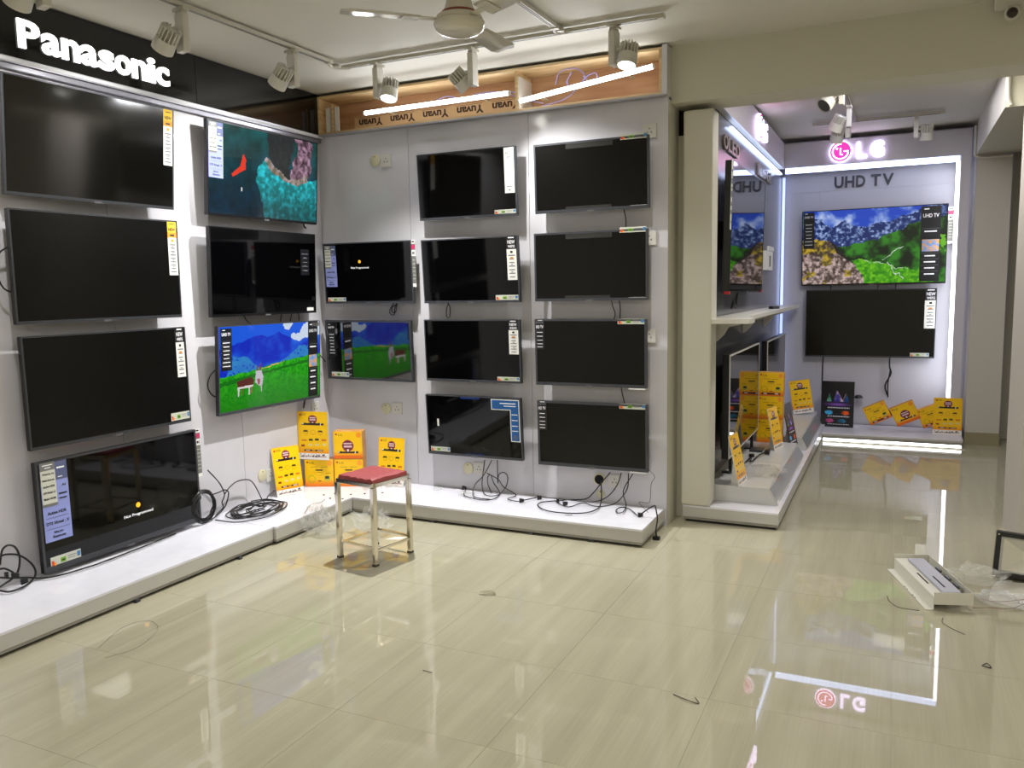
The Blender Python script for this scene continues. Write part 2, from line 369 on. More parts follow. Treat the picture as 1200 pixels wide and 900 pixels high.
# ---------------------------------------------------------------- open plywood bulkhead box
bx = thing('bulkhead_box', 'open plywood bulkhead box above the back wall with a printed sheet inside', 'bulkhead', T(-2.59, 4.9, 2.638))
bl, br, bh, bd = -1.246, 1.29, .272, .24
def part(nm, m, *b, parent=bx, bev=0):
    g = G(); g.box(*b); return mk(nm, g, m, parent, bevel=bev)
part('back_panel', wood, bl, br, bd-.012, bd, .018, bh-.018)
part('top_board', woodl, bl, br, 0, bd, bh-.016, bh, bev=.002)
part('bottom_board', woodl, bl, br, 0, bd, 0, .016, bev=.002)
part('end_board', woodl, br-.02, br, .0, bd-.013, .017, bh-.017)
part('end_board', woodl, bl, bl+.016, .0, bd-.013, .017, bh-.017)
part('divider', woodl, .325, .343, .01, bd-.013, .017, bh-.017)
part('divider_face', M_('white_face', (215, 212, 206), .5), .344, .352, .02, bd-.02, .017, bh-.05)
part('left_batten', woodl, bl+.1, bl+.12, .03, .06, .017, bh-.06)
part('white_batten', M_('white_face'), bl+.13, bl+.16, .03, .045, .017, bh-.08)
part('white_batten', M_('white_face'), bl+.05, bl+.085, .03, .045, .017, bh-.08)
part('cladding', lam, br, br+.03, -.005, bd+.06, -.004, bh+.01)
part('lower_ledge', alu, bl, br+.02, -.02, .03, -.012, -.001)
part('gap_shade_board', dark, bl, br, .03, bd, bh, bh+.004)  # black sheet that paints the shadow gap between box and ceiling
sh = part('printed_sheet', kraft, bl+.16, .3, bd-.0155, bd-.0125, .017, .145)
g = G()
for k in range(5):
    add_text(g, 'Yuvan', bl+.2+k*.275, .075, .21, .055, y=bd-.0158, depth=.0006, bold=.035, flip=True)
    for q in range(5):
        g.lathe([(.004, 0), (.009, .0004), (.002, .0006)], 7, Matrix.Translation((bl+.25+k*.275+q*.024, bd-.0158, .045+.008*(q % 2))) @ Matrix.Rotation(math.pi/2, 4, 'X'))
    g.box(bl+.19+k*.275, bl+.4+k*.275, bd-.0163, bd-.0158, .137, .1395)
mk('print', g, brownink, sh)
def tubelight(p0, p1, label):
    p0, p1 = Vector(p0), Vector(p1); d = p1-p0; L = d.length; q = d.to_track_quat('X', 'Z').to_matrix().to_4x4()
    t = thing('tube_light', label, 'tube light', Matrix.Translation(p0) @ q, 'tube lights in the bulkhead box')
    R = Matrix.Rotation(math.pi/2, 4, 'Y')
    g = G(); g.lathe([(.014, .01), (.014, L-.01)], 16, R); mk('tube', g, tubem, t, smooth=True)
    for a in (0, L-.012):
        g = G(); g.lathe([(.0145, a), (.0145, a+.012)], 16, R); mk('end_cap', g, whitepl, t)
    g = G(); g.box(.02, L-.02, .012, .03, -.008, .008); mk('batten', g, whitepl, t)
    for a in (.15*L, .8*L):
        g = G(); g.box(a, a+.02, .03, .13, -.006, .006); mk('clip', g, whitepl, t)
tubelight((-3.44, 4.91, 2.755), (-2.30, 4.91, 2.763), 'lit tube light across the left half of the plywood box')
tubelight((-2.238, 4.90, 2.70), (-1.345, 4.90, 2.805), 'slanting lit tube light in the right half of the plywood box')
def wires(name, label, cat, lines, r, mat, group=None, n=5):
    g = G()
    for l in lines: g.tube(l, r, n)
    return tag(mk(name, g, mat, smooth=True), label, cat, group)
lil = M_('lilac_wire', (150, 140, 190), .4)
wires('loose_wires', 'lilac and white loose wires behind the slanting tube light', 'wires',
      [[(-2.02, 5.0, 2.8), (-1.98, 4.98, 2.87), (-1.88, 4.99, 2.88), (-1.82, 4.99, 2.83), (-1.86, 4.98, 2.76), (-1.95, 4.98, 2.7), (-2.1, 4.97, 2.67)],
       [(-1.9, 4.98, 2.86), (-1.93, 4.97, 2.8), (-1.9, 4.97, 2.75)], [(-1.85, 4.97, 2.76), (-1.8, 4.96, 2.81), (-1.74, 4.97, 2.83), (-1.73, 4.97, 2.77), (-1.8, 4.97, 2.77)],
       [(-1.82, 4.97, 2.82), (-1.78, 4.96, 2.78), (-1.74, 4.97, 2.76)]], .004, lil)
wires('loose_wires', 'purple loose wires running above the left tube light', 'wires',
      [[(-2.9, 5.0, 2.8), (-2.8, 4.97, 2.81), (-2.7, 4.98, 2.79), (-2.5, 4.98, 2.785), (-2.3, 4.98, 2.78), (-2.2, 4.98, 2.72), (-2.1, 4.98, 2.69)], [(-2.6, 4.98, 2.8), (-2.45, 4.98, 2.8), (-2.28, 4.97, 2.75)]], .004, lil)
# ---------------------------------------------------------------- television pictures
def img_teal():
    WARP[0] = .05
    r, c = 112, 196; y, x = np.mgrid[0:r, 0:c]; u = x/c; v = y/r
    n = fbm(r, c, 6, 3, 5); n2 = fbm(r, c, 22, 9, 3)
    im = mixc((18, 80, 84), (6, 40, 66), np.clip(v*1.3-.1+.5*(n-.5), 0, 1))
    im = im*(0.3+1.1*n[..., None])+np.array((0, 14, 10))*n2[..., None]
    tq = polymask(r, c, [(.43, .42), (.5, .3), (.62, .45), (.72, .55), (.8, .5), (.92, .48), (1, .42), (1, 1), (.5, 1), (.45, .75), (.4, .6)])
    t2 = mixc((10, 110, 112), (40, 190, 205), np.clip((n2-.35)*2.2, 0, 1)); t2 *= (1.15-.75*np.clip((v-.55)*1.6, 0, 1))[..., None]
    im = np.where(tq[..., None], t2, im)
    im = np.where(polymask(r, c, [(.5, 0), (.78, 0), (.76, .15), (.72, .4), (.73, .52), (.66, .46), (.52, .3)])[..., None], np.array((38, 42, 44))*(.7+.6*n2[..., None]), im)
    cl = polymask(r, c, [(.75, 0), (.95, .02), (.95, .3), (.93, .45), (.86, .5), (.8, .5), (.74, .55), (.72, .45), (.76, .3), (.8, .15)])
    im = np.where(cl[..., None], mixc((60, 40, 50), (190, 150, 175), np.clip((n2-.3)*2, 0, 1)), im)
    ed = polymask(r, c, [(.48, .33), (.5, .28), (.6, .4), (.7, .5), (.82, .48), (.92, .44), (.92, .49), (.8, .56), (.66, .53), (.52, .42)])
    im = np.where(ed[..., None], mixc((110, 100, 80), (205, 180, 190), np.clip((n2-.3)*2, 0, 1)), im)
    WARP[0] = 0
    im = np.where(polymask(r, c, [(.29, .29), (.315, .36), (.31, .47), (.2, .57), (.19, .54), (.265, .44)])[..., None], (235, 62, 38), im)
    im = np.where(polymask(r, c, [(.27, .68), (.28, .68), (.28, .72), (.27, .72)])[..., None], (235, 235, 235), im)
    return im
def img_valley():
    WARP[0] = .05
    r, c = 150, 262; y, x = np.mgrid[0:r, 0:c]; u = x/c; v = y/r; n = fbm(r, c, 7, 21, 5); n2 = fbm(r, c, 30, 5, 4)
    im = mixc((30, 70, 190), (190, 205, 240), np.clip((n-.42)*3, 0, 1))
    mt = polymask(r, c, [(0, .2), (.12, .1), (.2, .22), (.3, .14), (.42, .24), (.55, .2), (.75, .1), (1, 0), (1, .45), (0, .55)])
    im = np.where(mt[..., None], mixc((18, 40, 100), (170, 190, 235), np.clip((n2-.45)*3, 0, 1)), im)
    gr = polymask(r, c, [(.25, .5), (.5, .42), (.8, .22), (1, .08), (1, 1), (.3, 1)])
    im = np.where(gr[..., None], mixc((8, 28, 14), (50, 130, 34), np.clip((n-.42)*3.5, 0, 1)), im)
    im = np.where(polymask(r, c, [(.36, .68), (.5, .68), (.62, .78), (.75, .82), (.9, .86), (.95, 1), (.5, 1)])[..., None], mixc((40, 130, 14), (120, 200, 26), np.clip((n2-.3)*2, 0, 1)), im)
    im = np.where((polymask(r, c, [(.82, .42), (1, .3), (1, .62), (.85, .6)]) & (n2 > .45))[..., None], (110, 190, 40), im)
    for a, b in (((.7, .5), (.56, .7)), ((.44, .68), (.75, .84)), ((.6, .73), (.72, .95))):
        im = np.where(polymask(r, c, [a, (a[0]+.012, a[1]), (b[0]+.008, b[1]), b])[..., None], (200, 220, 200), im)
    rk = polymask(r, c, [(0, .42), (.1, .38), (.2, .42), (.28, .55), (.36, .72), (.44, .88), (.46, 1), (0, 1)])
    im = np.where(rk[..., None], mixc((70, 56, 52), (200, 176, 172), np.clip((n2-.32)*2.6, 0, 1)), im)
    mo = rk & ((v < .58) | (n > .6)) & (n2 > .4)
    im = np.where(mo[..., None], mixc((90, 80, 20), (190, 160, 60), np.clip((n2-.4)*4, 0, 1)), im)
    im = np.where(polymask(r, c, [(.2, .42), (.24, .45), (.36, .72), (.3, .66)])[..., None], (30, 28, 30), im)
    return im
def img_donkeys():
    WARP[0] = .02
    r, c = 140, 244; y, x = np.mgrid[0:r, 0:c]; u = x/c; v = y/r; n = fbm(r, c, 5, 41, 5); n2 = fbm(r, c, 40, 43, 2)
    im = mixc((20, 90, 225), (170, 205, 240), np.clip((n-.5)*4-v, 0, 1))
    im = np.where(((v < .3) & (n+.3*u > .68))[..., None], (205, 220, 240), im)
    ridge = [(0, .24), (.06, .26), (.12, .22), (.2, .19), (.28, .15), (.38, .12), (.45, .15), (.52, .12), (.56, .1), (.62, .14), (.7, .2), (.77, .25), (.83, .2), (.9, .2), (1, .14), (1, .5), (0, .65)]
    im = np.where(polymask(r, c, ridge)[..., None], mixc((8, 40, 190), (40, 120, 235), np.clip((n-.35)*2.2, 0, 1)), im)
    for h in ([(.05, .65), (.12, .35), (.25, .38), (.38, .55), (.3, .62)], [(.52, .5), (.66, .42), (.78, .3), (.95, .32), (.98, .5)]):
        im = np.where((polymask(r, c, h) & (n2 > .3))[..., None], mixc((20, 100, 190), (70, 160, 205), n), im)
    gs = [(0, .62), (.3, .55), (.45, .5), (.7, .46), (1, .4), (1, 1), (0, 1)]
    gc = mixc((10, 120, 10), (60, 190, 20), np.clip((n2-.2)*1.2, 0, 1)); gc = gc*(1.1-.45*np.clip(v-.5, 0, 1)[..., None]*2*n2[..., None])
    im = np.where(polymask(r, c, gs)[..., None], gc, im)
    im = np.where(polymask(r, c, [(0, .68), (.5, .56), (1, .43), (1, .47), (.6, .57), (0, .75)])[..., None], (14, 110, 14), im)
    im = np.where(polymask(r, c, [(.35, .55), (.5, .5), (.62, .48), (.45, .53)])[..., None], (215, 180, 110), im)
    WARP[0] = .006
    for p, col in (([(.15, .66), (.28, .62), (.31, .66), (.3, .73), (.16, .74)], (92, 40, 34)), ([(.155, .73), (.175, .73), (.17, .84), (.16, .84)], (205, 200, 200)), ([(.195, .73), (.21, .73), (.205, .83), (.195, .83)], (120, 60, 50)),
                   ([(.255, .73), (.27, .73), (.27, .84), (.258, .84)], (215, 205, 205)), ([(.28, .72), (.295, .72), (.295, .82), (.285, .82)], (150, 90, 80)), ([(.33, .56), (.38, .56), (.4, .64), (.39, .74), (.36, .75), (.32, .7)], (196, 188, 200)),
                   ([(.335, .48), (.345, .5), (.35, .56), (.335, .56)], (110, 60, 60)), ([(.37, .48), (.385, .47), (.378, .56), (.362, .56)], (110, 60, 60)), ([(.37, .73), (.385, .73), (.385, .82), (.375, .82)], (190, 180, 190)), ([(.34, .66), (.37, .66), (.365, .73), (.345, .73)], (150, 90, 90)),
                   ([(.16, .73), (.3, .72), (.3, .745), (.17, .75)], (225, 215, 215))):
        im = np.where(polymask(r, c, p)[..., None], col, im)
    return im
def img_peaks(r=90, c=62):
    WARP[0] = .0
    im = np.zeros((r, c, 3))+np.array((26, 26, 34)); y, x = np.mgrid[0:r, 0:c]; u = x/c; v = y/r; n = fbm(r, c, 12, 77, 3)
    for p, a, b in (([(.17, .44), (.25, .28), (.33, .44)], (220, 235, 220), (30, 120, 90)), ([(.38, .44), (.48, .2), (.57, .3), (.62, .4), (.7, .44)], (235, 200, 215), (40, 40, 160)), ([(.57, .3), (.66, .42), (.76, .25), (.72, .34), (.66, .45), (.6, .4)], (240, 240, 245), (150, 90, 150)), ([(.7, .44), (.78, .3), (.84, .44)], (40, 120, 190), (20, 40, 120))):
        im = np.where(polymask(r, c, p)[..., None], mixc(a, b, np.clip(n*1.6-.3, 0, 1)), im)
    m = np.exp(-((v-.5)/.035)**2-((u-.5)/.35)**2); im = mixc(np.zeros(3), (150, 90, 220), m)+im*(1-m[..., None])
    for (a, b, col) in ((.24, .68, (60, 160, 225)), (.74, .68, (225, 90, 40)), (.27, .86, (170, 60, 120)), (.64, .86, (40, 120, 160))):
        m = (((u-a)/.12)**2+((v-b)/.045)**2 < 1); im = np.where(m[..., None], np.array(col)*(.5+n[..., None]), im)
    for yy in (.57, .76, .935):
        m = (abs(v-yy) < .009) & (u > .18) & (u < .86) & (((x*7) % 5) < 4); im = np.where(m[..., None], (225, 225, 235), im)
    return im
picT, picV, picD = img_teal(), img_valley(), img_donkeys()
pm = attr_mat('picture_lit', .9, .06)
# ---------------------------------------------------------------- televisions
def tvmat(wall, p, base=None):
    s, z, wd, h, tilt, yw, rl, off = p
    up = Vector((0, 0, 1))
    if wall == 'L': lx, n, o = Vector((0, 1, 0)), Vector((1, 0, 0)), Vector((-3.88, s, z))
    elif wall == 'B': lx, n, o = Vector((1, 0, 0)), Vector((0, -1, 0)), Vector((s, 4.94, z))
    elif wall == 'G': lx, n, o = Vector((1, 0, 0)), Vector((0, -1, 0)), Vector((s, 8.85, z))
    else: lx, n, o = Vector((0, 1, 0)), Vector((1, 0, 0)), Vector((-1.10, s, z))
    c, q = math.cos(yw), math.sin(yw); lx2 = c*lx+q*n; n2 = c*n-q*lx
    c, q = math.cos(tilt), math.sin(tilt); up2 = c*up+q*n2; n3 = c*n2-q*up
    c, q = math.cos(rl), math.sin(rl); a = c*lx2+q*up2; b = -q*lx2+c*up2
    o = o+n*off; y = -n3
    return Matrix(((a.x, y.x, b.x, o.x), (a.y, y.y, b.y, o.y), (a.z, y.z, b.z, o.z), (0, 0, 0, 1)))
def slab(t, name, W, H, u0, v0, u1, v1, mats, cells, prints=None, y=-.0012, th=.0009, label=None):
    """sticker slab on the television front; cells = [(fu0,fv0,fu1,fv1,mi)] fractions from its top left"""
    g = G(); x0, x1 = -W/2+u0*W, -W/2+u1*W; z1, z0 = H/2-v0*H, H/2-v1*H; w_, h = x1-x0, z1-z0
    for k, (a, b, c, d, mi) in enumerate(cells):
        g.box(x0+a*w_, x0+c*w_, y-(0 if k == 0 else .0003*1), y+th, z1-d*h, z1-b*h, mi)
    o = mk(name, g, mats, t)
    if label: lab(o, label)
    if prints:
        by = {}
        for pr in prints: by.setdefault(pr[0], []).append(pr[1:])
        for m, items in by.items():
            g = G()
            for it in items:
                if it[0] == 'bar':
                    _, a, b, c, d = it; g.box(x0+a*w_, x0+c*w_, y-.0009, y-.0004, z1-d*h, z1-b*h)
                else:
                    _, txt, a, b, c, d = it; add_text(g, txt, x0+a*w_, z1-d*h, (c-a)*w_, (d-b)*h, y=y-.0004, depth=.0005, bold=.02)
            mk('print', g, m, o)['kind'] = 'stuff'
    return o
def rows(m, n, v0=.34, v1=.96, a=.14, b=.86, th=.012, seed=1):
    rr = random.Random(seed); out = []
    for k in range(n):
        v = v0+(v1-v0)*(k+.5)/n; d = rr.uniform(0, .14); out.append((m, 'bar', a+d, v-th, b-d, v+th))
        if k % 2: out.append((m, 'bar', .4, v-.03-th, .6, v-.03+th*.4))
    return out
def st_yellow(t, W, H, u0, v0, u1, v1):
    slab(t, 'sticker', W, H, u0, v0, u1, v1, [paperw, yelst, orgst], [(0, 0, 1, 1, 0), (0, 0, 1, .2, 1), (0, .2, 1, .3, 2)],
         [(ink, 'txt', 'NEW', .12, .12, .88, .18)]+[(ink, 'bar', .2, .04, .8, .055), (ink, 'bar', .25, .24, .75, .27), (orgst, 'bar', .35, .33, .65, .38)]+rows(inkg, 9, .4, .97), label='yellow and white feature sticker')
def st_new(t, W, H, u0, v0, u1, v1, code='W87G'):
    slab(t, 'sticker', W, H, u0, v0, u1, v1, [paperw, blkst], [(0, 0, 1, 1, 0), (0, 0, 1, .3, 1)],
         [(inkw, 'txt', 'NEW', .12, .1, .88, .18), (inkw, 'txt', code, .15, .21, .85, .27), (inkw, 'bar', .2, .03, .8, .055), (ink, 'bar', .38, .34, .62, .39), (orgst, 'bar', .34, .48, .66, .52)]+rows(inkg, 7, .4, .97), label='black and white NEW sticker')
def st_white(t, W, H, u0, v0, u1, v1):
    slab(t, 'sticker', W, H, u0, v0, u1, v1, [paperw], [(0, 0, 1, 1, 0)], [(inkg, 'txt', 'NEW', .2, .1, .8, .16), (inkg, 'bar', .3, .2, .7, .23), (inkg, 'bar', .45, .52, .55, .55), (inkg, 'bar', .2, .85, .8, .87), (ink, 'bar', .42, .92, .56, .95)], label='tall white sticker')
def st_energy(t, W, H, u0, v0, u1, v1, y=-.0014):
    slab(t, 'energy_label', W, H, u0, v0, u1, v1, [crmst, redst, grnst, blust, orgst], [(0, 0, 1, 1, 0), (.03, .4, .11, .9, 1), (.11, .6, .17, .95, 4), (.32, .3, .5, .8, 2), (.87, .15, .98, .7, 3)],
         [(ink, 'bar', .36, .5, .46, .65), (inkg, 'bar', .56, .3, .84, .38), (inkg, 'bar', .56, .55, .8, .62)], y=y, label='cream energy label with red, green and blue marks')
def st_lav(t, W, H, u0, v0, u1, v1, big=False):
    pr = [(ink, 'txt', 'Active HDR', .15, .62, .85, .66), (ink, 'txt', 'DTS Virtual : X', .08, .75, .92, .79), (ink, 'txt', 'Magic', .33, .875, .67, .91), (ink, 'txt', 'Remote', .28, .925, .75, .96),
          (ink, 'bar', .08, .70, .92, .703), (ink, 'bar', .08, .84, .92, .843), (inkw, 'bar', .62, .08, .9, .1), (inkw, 'bar', .64, .2, .8, .21), (ink, 'txt', 'AI', .75, .3, .9, .33), (ink, 'bar', .62, .41, .92, .43), (ink, 'bar', .62, .47, .9, .485)]
    slab(t, 'feature_sticker', W, H, u0, v0, u1, v1, [lavst, navst], [(0, 0, 1, 1, 0), (0, 0, 1, .24, 1)], pr, y=-.0012, label='lavender feature sticker')
    w_, h = u1-u0, v1-v0
    slab(t, 'feature_sticker', W, H, u0-.0+.02*w_, v0+.0*h, u0+.55*w_, v0+.55*h, [crmst, gryst], [(0, .18, 1, .94, 0), (0, 0, 1, .18, 1), (0, .94, 1, 1, 1)],
         [(inkw, 'bar', .15, .05, .85, .07), (inkw, 'bar', .3, .11, .7, .13)]+[(ink, 'txt', s, .1, a, .9, a+.05) for s, a in (('ThinQ AI', .24), ('Magic Remote', .38), ('Active HDR', .52), ('DTS Virtual : X', .66), ('Multi HDMI', .8))], y=-.0026, label='grey topped white list sticker')
def st_side(t, W, H, v0=.01, v1=.55, w_=.035):
    u0 = 1.0-.002; u1 = u0+w_/W
    slab(t, 'side_tag', W, H, u0, v0, u1, v1, [gryst, paperw, magst], [(0, 0, 1, 1, 0), (0, 0, 1, .08, 1), (.0, .1, 1, .19, 2), (.0, .21, 1, .34, 1), (0, .93, 1, 1, 1)],
         [(ink, 'bar', .25, .25, .6, .3), (ink, 'bar', .7, .24, .8, .31), (ink, 'bar', .2, .02, .8, .05)]+[(crmst, 'bar', .2, a, .85, a+.012) for a in (.42, .5, .58, .66, .74, .82)], y=.002, label='grey hanging feature tag with a magenta band')
def st_black(t, W, H, u0, v0, u1, v1, title='UHD TV', pic=False, n=7):
    pr = [(inkw, 'txt', title, .1, .1, .9, .1+.3*(u1-u0)/(v1-v0)*1.2), (inkw, 'bar', .15, .03, .4, .045)]
    rr = random.Random(3)
    for k in range(n):
        v = .3+.65*(k+.3)/n
        if pic and .4 < v < .6: continue
        d = rr.uniform(0, .15); pr.append((inkw, 'bar', .15+d, v, .85-d, v+.018)); pr.append((inkg, 'bar', .05, v-.03, .95, v-.027))
    cells = [(0, 0, 1, 1, 0)]; mats = [blkst]
    if pic: cells.append((.08, .44, .95, .6, 1)); mats.append(M_('small_picture_print', (90, 150, 215), .4, noise=(30, (220, 160, 70), (1, 1, 1), .4, .6)))
    slab(t, 'feature_sticker', W, H, u0, v0, u1, v1, mats, cells, pr, label='black feature sticker with white text')
def st_hd(t, W, H):
    slab(t, 'feature_sticker', W, H, .005, .0, .09, .46, [blkst], [(0, 0, 1, 1, 0)], [(inkw, 'bar', .3, .03, .8, .05), (inkg, 'bar', .1, .1, .9, .12), (inkw, 'txt', 'HD TV', .1, .2, .9, .3)]+[(inkw, 'bar', .2, a, .8, a+.02) for a in (.42, .55, .68, .8, .9)], label='black HD TV sticker')
def tape_(t, W, H, u0, v0, u1, v1, m=tape):
    slab(t, 'protective_tape', W, H, u0, v0, u1, v1, [m], [(0, 0, 1, 1, 0)], y=-.0010, th=.0006, label='strip of protective film')
def notprog(t, W, H, u, v, s):
    g = G(); x = -W/2+u*W; z = H/2-v*H; add_text(g, 'Not Programmed', x-s/2, z-.11*s-s*.11, s, s*.11, y=-.0004, depth=.0004)
    lab(mk('screen_message', g, M_('message_lit', (255, 255, 255), .4, emis=(230, 235, 245), es=.5), t), 'lit white Not Programmed message')
    g = G(); g.lathe([(s*.075, 0), (s*.075, .0006)], 14, Matrix.Translation((x, -.0003, z+.02)) @ Matrix.Rotation(math.pi/2, 4, 'X')); lab(mk('screen_dot', g, M_('dot_lit', (255, 180, 40), .4, emis=(250, 175, 30), es=.6), t), 'lit orange dot')
def television(wall, p, label, group, scr=screen, frame=greypl, pic=None, bez=(.008, .016), mount=True, M=None, thick=.03, name='television'):
    W, H, off = p[2], p[3], p[7]
    t = thing(name, label, 'television', tvmat(wall, p) if M is None else M, group)
    b, bb = bez
    g = G(); g.box(-W/2, W/2, .0045, thick, -H/2, H/2); mk('casing', g, blackpl, t, bevel=.003)
    g = G()
    for q in ((-W/2, -W/2+b, -H/2, H/2), (W/2-b, W/2, -H/2, H/2), (-W/2+b, W/2-b, H/2-b, H/2), (-W/2+b, W/2-b, -H/2, -H/2+bb)): g.box(q[0], q[1], -.0015, .0045, q[2], q[3])
    mk('bezel', g, frame, t)
    if pic is None:
        g = G(); g.box(-W/2+b, W/2-b, 0, .004, -H/2+bb, H/2-b); mk('screen', g, scr, t)
    else:
        me = grid_mesh('screen', pic, W-2*b, H-b-bb, pm); o = mk('screen', None, None, t, Matrix.Translation((-W/2+b, 0, -H/2+bb)), me=me); lab(o, 'lit screen')
    d = min(off-.012, .075)
    if mount:
        g = G(); z0, z1 = -H*.36, H*.12
        g.add([(-W*.36, thick, z0), (W*.36, thick, z0), (W*.36, thick, z1), (-W*.36, thick, z1), (-W*.32, d-.018, z0+.03), (W*.32, d-.018, z0+.03), (W*.32, d-.018, z1-.03), (-W*.32, d-.018, z1-.03)],
              [(0, 1, 2, 3), (4, 7, 6, 5), (0, 4, 5, 1), (1, 5, 6, 2), (2, 6, 7, 3), (3, 7, 4, 0)]); mk('rear_cover', g, blackpl, t)
        g = G()
        for x in (-.1, .08): g.box(x, x+.02, d-.02, off-.0012-abs(p[4])*H*.14-.002, -H*.14, H*.1)
        mk('wall_bracket', g, greypl, t)
    g = G(); g.box(-.022, .022, -.0028, .0, -H/2-.004, -H/2+.007); mk('logo_plate', g, M_('logo_plate', (120, 120, 124), .3, metal=.6), t)
    return t, W, H
GL, GB, GF = 'televisions on the left wall', 'televisions on the back wall', 'televisions in the far bay'
TV = {
'L1': ('L', (2.9862, 2.2645, 0.9622, 0.5520, 0.0914, 0.0299, 0.0012, 0.1246), 'large switched-off television under the Panasonic letters, topmost in the left column', M_('screen_sheen', (8, 8, 7), .09, spec=.7, ior=1.6)),
'L2': ('L', (2.9936, 1.6520, 0.9716, 0.5505, 0.0128, 0.0291, 0.0014, 0.1026), 'large switched-off television with a yellow NEW sticker, second from top in the left column', screenm),
'L3': ('L', (3.0119, 1.0397, 0.9835, 0.5584, -0.0080, 0.0186, 0.0012, 0.0964), 'large switched-off television with a black and white NEW sticker, third down the left column', screenm),
'L4': ('L', (3.0402, 0.4185, 1.0085, 0.5634, -0.0064, 0.0079, 0.0050, 0.0908), 'large television reading Not Programmed with lavender stickers, just above the left platform', screen),
'M1': ('L', (4.2469, 2.2689, 0.9922, 0.5668, 0.0714, 0.0297, 0.0012, 0.1200), 'lit television showing a red boat on teal water beside cliffs', screen),
'M2': ('L', (4.2223, 1.6416, 0.9705, 0.5542, 0.0357, 0.0198, -0.0013, 0.1045), 'dark television between the teal water picture and the donkey picture', screen),
'M3': ('L', (4.2382, 1.0278, 0.9771, 0.5625, 0.0530, 0.0048, -0.0026, 0.1022), 'lit television showing two donkeys on a green meadow under blue mountains', screen),
'P1': ('B', (-3.4166, 1.6399, 0.7516, 0.4330, 0.0386, -0.0093, -0.0055, 0.0968), 'small television reading Not Programmed, upper one beside the wall corner', screen),
'P2': ('B', (-3.4311, 1.0860, 0.7540, 0.4339, 0.0346, 0.0281, -0.0056, 0.1031), 'small dark television mirroring the green donkey picture next to the wall corner', screenp),
'Q1': ('B', (-2.6014, 2.1978, 0.7391, 0.4365, 0.0539, 0.0160, -0.0040, 0.1026), 'small dark television with a plain tall white sticker, topmost of the middle column', screen),
'Q2': ('B', (-2.5873, 1.6340, 0.7354, 0.4302, 0.0615, 0.0261, -0.0003, 0.1078), 'small dark television with a black and white W87G sticker, second down the middle column', screen),
'Q3': ('B', (-2.5916, 1.0951, 0.7301, 0.4233, 0.0338, 0.0076, 0.0007, 0.0949), 'small dark television with a black and white 820G sticker, third down the middle column', screen),
'Q4': ('B', (-2.5898, 0.5767, 0.7340, 0.4258, 0.0549, 0.0108, 0.0006, 0.1006), 'small dark television with a blue angled sticker, lowest of the middle column', screen),
'S1': ('B', (-1.7338, 2.1914, 0.7418, 0.4262, 0.0487, -0.0135, -0.0010, 0.1004), 'small dark television topmost in the right column of the back wall, tape on its edges', screenm),
'S2': ('B', (-1.7457, 1.6397, 0.7493, 0.4319, 0.0139, 0.0055, 0.0000, 0.0901), 'small dark television second down in the right column of the back wall', screenm),
'S3': ('B', (-1.7506, 1.0951, 0.7443, 0.4278, 0.0191, 0.0043, -0.0008, 0.0907), 'small dark television with an HD TV sticker, third down in the right column', screenm),
'S4': ('B', (-1.7405, 0.5656, 0.7401, 0.4281, 0.0199, -0.0095, 0.0016, 0.0928), 'small dark television with an HD TV sticker, lowest in the right column', screenm),
'U1': ('G', (-0.2362, 1.8589, 1.2908, 0.7397, 0.0625, 0.0102, 0.0031, 0.1147), 'large lit television showing a green mountain valley in the far bay', screen),
'U2': ('G', (-0.2434, 1.1105, 1.1738, 0.6712, 0.0381, -0.0038, 0.0013, 0.1000), 'large dark television below the mountain valley picture in the far bay', screenm),
}
pics = {'M1': picT, 'M3': picD, 'U1': picV}
tvs = {}
